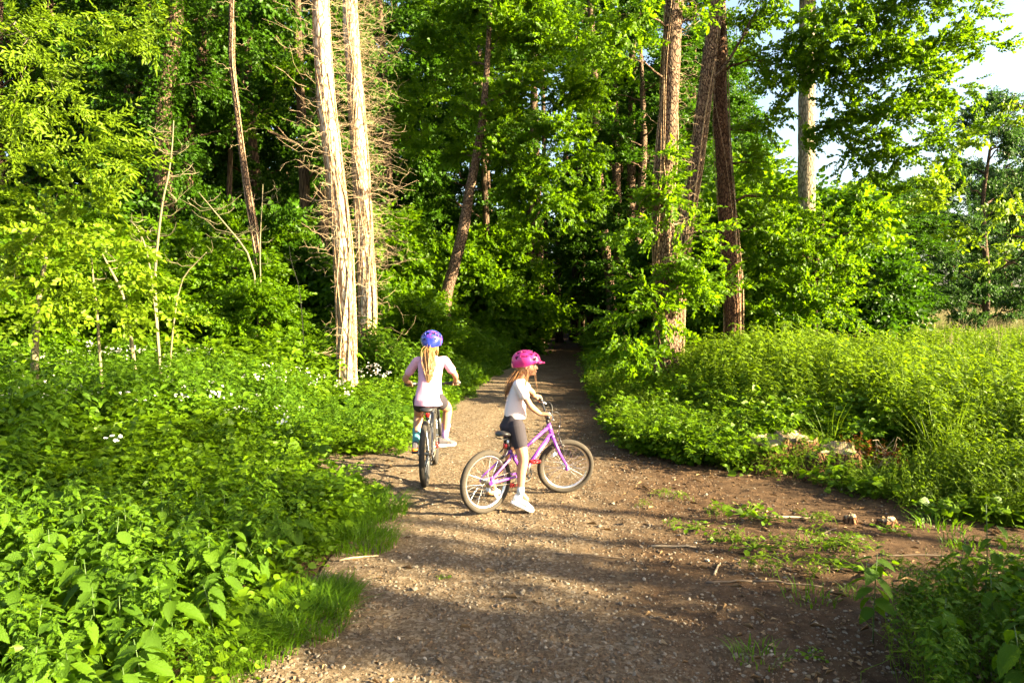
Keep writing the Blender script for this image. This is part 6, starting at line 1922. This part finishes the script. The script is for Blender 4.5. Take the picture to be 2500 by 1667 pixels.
mb.loft([ring(L2([.004, 5.667, .60]), F2, SD2, UP, .075, .062), ring(L2([.004, 5.667, .66]), F2, SD2, UP, .096, .078), ring(L2([.012, 5.675, .76]), F2, SD2, UP, .084, .068),
         ring(L2([.030, 5.69, .86]), F2, SD2, UP, .088, .066), ring(L2([.050, 5.70, .95]), F2, SD2, UP, .096, .068), ring(L2([.055, 5.705, 1.01]), F2, SD2, UP, .098, .058), ring(L2([.060, 5.705, 1.045]), F2, SD2, UP, .055, .042)])
limb(mb, [L2([.062, 5.704, 1.02]), L2([.085, 5.702, 1.08]), L2([.105, 5.70, 1.13])], [.040, .033, .036])
for hip, kn, an in ((hipR, kneR, ankR), (hipL, kneL, ankL)):
    back = A([-.012, 0, 0])
    limb(mb, [hip, hip * .5 + kn * .5, kn, kn * .68 + an * .32 + back, kn * .3 + an * .7 + back * .3, an], [.066, .058, .0415, .0420, .031, .0265], 18)
for sh, el, wr in ((shR, elR, wrR), (shL, elL, wrL)):
    limb(mb, [sh, sh * .5 + el * .5, el, el * .65 + wr * .35, wr], [.036, .0305, .0265, .026, .0180], 16)
hand_on_bar(mb, wrR, grR, bar2, -1, .95); hand_on_bar(mb, wrL, grL, bar2, 1, .95)
for an, tx in ((ankR, .05), (ankL, .02)): limb(mb, [an, an + A([tx, 0, -.055])], [.026, .022], 12)
HM2 = head(mb, hc, (1, -.07, -.05), (.05, 0, 1), .98)
body2 = remesh(mb, 'body', M_SKIN, g2, .0042, 4, .55)
eyes(g2, hc, HM2, .98)
# clothes
def fold_rings(rings, amp, seed):
    r = np.random.default_rng(seed); out = []
    for i, q in enumerate(rings):
        n = len(q); c = q.mean(0); th = np.arange(n) * 2 * PI / n
        w = 1 + amp * (np.sin(th * 4 + i * .9 + seed) * .5 + np.sin(th * 7 - i * .6) * .35 + .4 * (vnoise(th * 2.2 + seed, np.full(n, i * .8), 1, seed) - .5))
        out.append(c + (q - c) * w[:, None])
    return out
tm = MB()
tr_ = [ring(L2([.030, 5.675, .735]), F2, SD2, UP, .102, .094, 40), ring(L2([.026, 5.678, .775]), F2, SD2, UP, .102, .092, 40), ring(L2([.030, 5.682, .83]), F2, SD2, UP, .100, .088, 40),
       ring(L2([.040, 5.69, .89]), F2, SD2, UP, .102, .083, 40), ring(L2([.050, 5.698, .95]), F2, SD2, UP, .107, .079, 40), ring(L2([.055, 5.703, 1.00]), F2, SD2, UP, .112, .070, 40),
       ring(L2([.058, 5.705, 1.035]), F2, SD2, UP, .098, .055, 40), ring(L2([.064, 5.704, 1.062]), F2, SD2, UP, .052, .044, 40)]
tm.loft(fold_rings(tr_, .045, 3))
for sh, el in ((shR, elR), (shL, elL)): limb(tm, [sh + (A([.06, 5.705, 1.01]) - off - sh) * .35, sh, sh + (el - sh) * .40, sh + (el - sh) * .50], [.044, .0455, .043, .045], 18)
shirt2 = remesh(tm, 'shirt', M_SHIRT2, g2, .005, 3, .7)
tm = MB()
tm.loft([ring(L2([-.004, 5.667, .585]), F2, SD2, UP, .066, .060), ring(L2([-.008, 5.667, .62]), F2, SD2, UP, .098, .088), ring(L2([-.008, 5.667, .67]), F2, SD2, UP, .107, .098), ring(L2([.010, 5.670, .73]), F2, SD2, UP, .098, .082), ring(L2([.014, 5.675, .78]), F2, SD2, UP, .090, .074)])
for hip, kn in ((hipR, kneR), (hipL, kneL)): limb(tm, [hip + A([0, 0, .02]), hip + (kn - hip) * .35, hip + (kn - hip) * .57], [.073, .068, .0585], 20)
remesh(tm, 'shorts', M_SHORTS, g2, .005, 3, .7)
shoe(g2, L2([-.012, 5.497, .068]), L2([.168, 5.500, .010 + grd]), ankR + A([-.002, 0, -.012]), 1.0, M_WHITESHOE, M_SOLE, (-.3, 0, 1))
shoe(g2, L2([-.215, 5.905, .050 + grd]), L2([-.110, 6.035, .008 + grd]), ankL + A([0, 0, -.010]), 1.0, M_WHITESHOE, M_TAN, (-.2, 0, 1))
for an, kn in ((ankR, kneR), (ankL, kneL)):
    MB().tube([an + (kn - an) * -.06, an + (kn - an) * .05, an + (kn - an) * .17], [.0300, .0295, .0305], 16).build('sock', M_GREYSOCK, g2)
# hair: cap under the helmet, long strands behind the back, wisps in front
tm = MB(); t = MB(); t.ell((-.020, 0, .016), (.089, .076, .080), None, 24, 16); V = np.vstack(t.V); V[:, 0] = np.minimum(V[:, 0], .030)
tm.raw(V @ HM2.T + hc, np.vstack(t.Q), np.vstack(t.T))
t = MB(); t.ell((-.055, 0, -.030), (.040, .058, .055), None, 20, 12); tm.raw(np.vstack(t.V) @ HM2.T + hc, np.vstack(t.Q), np.vstack(t.T))
hair2 = remesh(tm, 'hair', M_HAIR2, g2, .005, 3, .6)
strands('hair_strands', [hc + A([-.062, -.02, -.03]), hc + A([-.088, -.015, -.09]), L2([-.020, 5.67, 1.00]), L2([-.052, 5.66, .93]), L2([-.060, 5.655, .875])], 110, .017, .0022, M_HAIR2, hair2, 4)
strands('hair_strands', [hc + A([.000, -.066, -.02]), hc + A([.004, -.070, -.08]), L2([.112, 5.615, 1.03]), L2([.122, 5.605, .965]), L2([.128, 5.605, .91])], 14, .007, .0016, M_HAIR2, hair2, 5, wave=.008)
strands('hair_strands', [hc + A([.050, -.050, .00]), hc + A([.066, -.050, -.06]), L2([.195, 5.64, 1.04]), L2([.212, 5.64, .965]), L2([.235, 5.64, .915])], 4, .003, .0011, M_HAIR2, hair2, 6, wave=.01)
v2 = [(.95, .25, .13, .09, .8), (.62, .62, .13, .08, .9), (1.15, .72, .15, .07, .9), (.35, .30, .10, .07, .6), (.28, 1.05, .14, .07, .3), (1.9, .95, .13, .08, .6), (2.35, .30, .12, .11, .3), (2.75, -.08, .10, .09, .1), (2.5, .75, .13, .08, .4), (1.7, .45, .20, .05, 1.2), (.75, .95, .10, .06, .6)]
helmet(g2, hc + HM2 @ A((-.012, 0, .040)), HM2, (.120, .092, .096), v2, M_MAGENTA, M_LINER, M_STRAP2, 'magenta helmet with vents and a short front brim', brim=.050, ridge=.06, cut=-.50, tail=.012, jaw=True)

# ---- girl in the blue and purple helmet riding away
off = A([-.80, 6.50, surf(-.8, 6.5)])
g1 = empty('person', tuple(off), 0, 'child in a blue helmet and pink top seen from behind on the mountain bicycle', 'person')
L1 = L2
off = off
def L1(p): return A(p, float) - off
F1, SD1 = A([0, 1., 0]), A([-1., 0, 0])
bc = A([P1['bar'][0], 0, P1['bar'][1]])
gr = s_world(S1, BIKE1, bc + [-.031, -P1['barw'] / 2 * .86, P1['rise']]); gl = s_world(S1, BIKE1, bc + [-.031, P1['barw'] / 2 * .86, P1['rise']])
bar1 = (gl - gr) / np.linalg.norm(gl - gr)
hipR, hipL = L1([-.715, 6.50, .775]), L1([-.875, 6.50, .775])
kneR, ankR = L1([-.640, 6.790, .655]), L1([-.668, 6.715, .375])
kneL, ankL = L1([-.925, 6.735, .590]), L1([-.930, 6.545, .365])
shR, shL = L1([-.662, 6.705, 1.140]), L1([-.935, 6.705, 1.135])
elR, elL = L1([-.560, 6.745, .985]), L1([-1.065, 6.740, .950])
grR, grL = L1(gr), L1(gl)
wrR = grR + A([.0, -.065, .026]); wrL = grL + A([-.002, -.065, .022])
hc = L1([-.800, 6.800, 1.300])
T_ = [((-.797, 6.48, .72), .085, .075), ((-.797, 6.49, .78), .112, .088), ((-.797, 6.53, .86), .100, .078), ((-.797, 6.58, .94), .098, .074), ((-.798, 6.64, 1.03), .108, .074), ((-.799, 6.69, 1.11), .118, .064), ((-.80, 6.715, 1.16), .062, .046)]
mb = MB()
mb.loft([ring(L1(c), F1, SD1, UP, a, b) for c, a, b in T_])
limb(mb, [L1([-.80, 6.71, 1.13]), L1([-.80, 6.745, 1.20]), L1([-.80, 6.78, 1.26])], [.044, .036, .038])
for hip, kn, an in ((hipR, kneR, ankR), (hipL, kneL, ankL)):
    back = A([0, -.014, 0])
    limb(mb, [hip, hip * .5 + kn * .5, kn, kn * .68 + an * .32 + back, kn * .3 + an * .7 + back * .3, an], [.070, .061, .046, .0465, .034, .029], 18)
for sh, el, wr in ((shR, elR, wrR), (shL, elL, wrL)):
    limb(mb, [sh, sh * .5 + el * .5, el, el * .65 + wr * .35, wr], [.040, .034, .029, .028, .0195], 16)
hand_on_bar(mb, wrR, grR, bar1, -1, 1.05); hand_on_bar(mb, wrL, grL, bar1, 1, 1.05)
limb(mb, [ankR, ankR + A([.04, 0, -.05])], [.028, .024], 12); limb(mb, [ankL, ankL + A([0, .03, -.05])], [.028, .024], 12)
HM1 = head(mb, hc, (.06, 1, -.12), (0, .08, 1), 1.02)
remesh(mb, 'body', M_SKIN, g1, .0045, 4, .55)
eyes(g1, hc, HM1, 1.02)
tm = MB()
T_ = [((-.797, 6.468, .730), .133, .106), ((-.797, 6.485, .782), .132, .105), ((-.797, 6.52, .83), .127, .098), ((-.797, 6.555, .89), .116, .090), ((-.797, 6.60, .96), .113, .086), ((-.798, 6.65, 1.04), .119, .083),
      ((-.799, 6.685, 1.10), .126, .075), ((-.80, 6.702, 1.145), .112, .060), ((-.80, 6.718, 1.185), .056, .046)]
tm.loft(fold_rings([ring(L1(c), F1, SD1, UP, a, b, 44) for c, a, b in T_], .042, 8))
for sh, el in ((shR, elR), (shL, elL)): limb(tm, [sh + (L1([-.80, 6.70, 1.12]) - sh) * .35, sh, sh + (el - sh) * .40, sh + (el - sh) * .64], [.044, .045, .042, .043], 18)
remesh(tm, 'shirt', M_SHIRT1, g1, .005, 3, .7)
tm = MB()
tm.loft([ring(L1([-.797, 6.47, .705]), F1, SD1, UP, .090, .080), ring(L1([-.797, 6.475, .74]), F1, SD1, UP, .118, .092), ring(L1([-.797, 6.49, .79]), F1, SD1, UP, .110, .084), ring(L1([-.797, 6.52, .84]), F1, SD1, UP, .104, .080)])
for hip, kn in ((hipR, kneR), (hipL, kneL)): limb(tm, [hip, hip + (kn - hip) * .25, hip + (kn - hip) * .42], [.076, .071, .065], 20)
remesh(tm, 'shorts', M_SHORTS, g1, .005, 3, .7)
shoe(g1, L1([-.735, 6.690, .285]), L1([-.560, 6.745, .287]), ankR + A([0, 0, -.008]), 1.08, M_GREYSHOE, M_SOLE)
shoe(g1, L1([-.932, 6.475, .285]), L1([-.945, 6.655, .255]), ankL + A([0, 0, -.008]), 1.08, M_GREYSHOE, M_ORANGE, (0, .3, 1))
for an, kn, m_ in ((ankR, kneR, M_LILACSOCK), (ankL, kneL, M_TEAL)):
    o = MB().tube([an + (kn - an) * -.05, an + (kn - an) * .12, an + (kn - an) * .30, an + (kn - an) * .46], [.0320, .0335, .0385, .0455], 18).build('sock', m_, g1)
    o['label'] = 'lilac sock on the right foot' if m_ is M_LILACSOCK else 'teal sock with white spots on the left foot'
    if m_ is M_TEAL:
        sp = MB()
        for q in range(16):
            t = .05 + .38 * ((q * .37) % 1); th = q * 2.4; c = an + (kn - an) * t; rr0 = np.interp(t, [-.05, .12, .30, .46], [.0320, .0335, .0385, .0455]) * 1.0
            sp.ell(c + A([math.cos(th), math.sin(th), 0]) * rr0 * .97, .0048, None, 8, 5)
        sp.build('spots', M_SOLE, o)
tm = MB(); t = MB(); t.ell((-.020, 0, .012), (.091, .078, .084), None, 24, 16); V = np.vstack(t.V); V[:, 0] = np.minimum(V[:, 0], .026)
tm.raw(V @ HM1.T * 1.02 + hc, np.vstack(t.Q), np.vstack(t.T)); t = MB(); t.ell((-.050, 0, -.036), (.038, .058, .050), None, 20, 12); tm.raw(np.vstack(t.V) @ HM1.T + hc, np.vstack(t.Q), np.vstack(t.T))
hair1 = remesh(tm, 'hair', M_HAIR, g1, .005, 3, .6)
tie = hc + HM1 @ A((-.094, .004, -.058))
MB().ell(tie, (.017, .013, .015), None, 14, 10).build('hair_tie', M_TIE, hair1)
strands('ponytail', [tie, tie + A([-.004, -.035, -.035]), L1([-.805, 6.618, 1.15]), L1([-.800, 6.575, 1.06]), L1([-.797, 6.535, .98]), L1([-.803, 6.500, .91]), L1([-.808, 6.480, .87])], 340, .024, .0026, M_HAIR, hair1, 9, wave=.016)
strands('loose_hair', [hc + HM1 @ A((-.04, -.070, -.03)), hc + HM1 @ A((-.05, -.068, -.08)), L1([-.735, 6.735, 1.17])], 12, .006, .0025, M_HAIR, hair1, 10)
v1 = [(2.80, .62, .15, .12, .2), (2.45, .42, .11, .09, -.2), (2.62, -.02, .13, .05, -.3), (2.05, .32, .12, .10, .2), (1.55, .45, .12, .10, .2), (1.0, .4, .12, .1, .2), (2.2, .95, .14, .08, .3), (1.3, 1.0, .14, .08, .3), (.4, .5, .12, .12, .2)]
helmet(g1, hc + HM1 @ A((-.006, 0, .034)), HM1, (.122, .108, .102), v1, M_GALAXY, M_LINER1, M_STRAP1, 'glossy blue and purple patterned helmet with black vents', brim=.012, ridge=.03, cut=-.58, tail=.020, jaw=True)
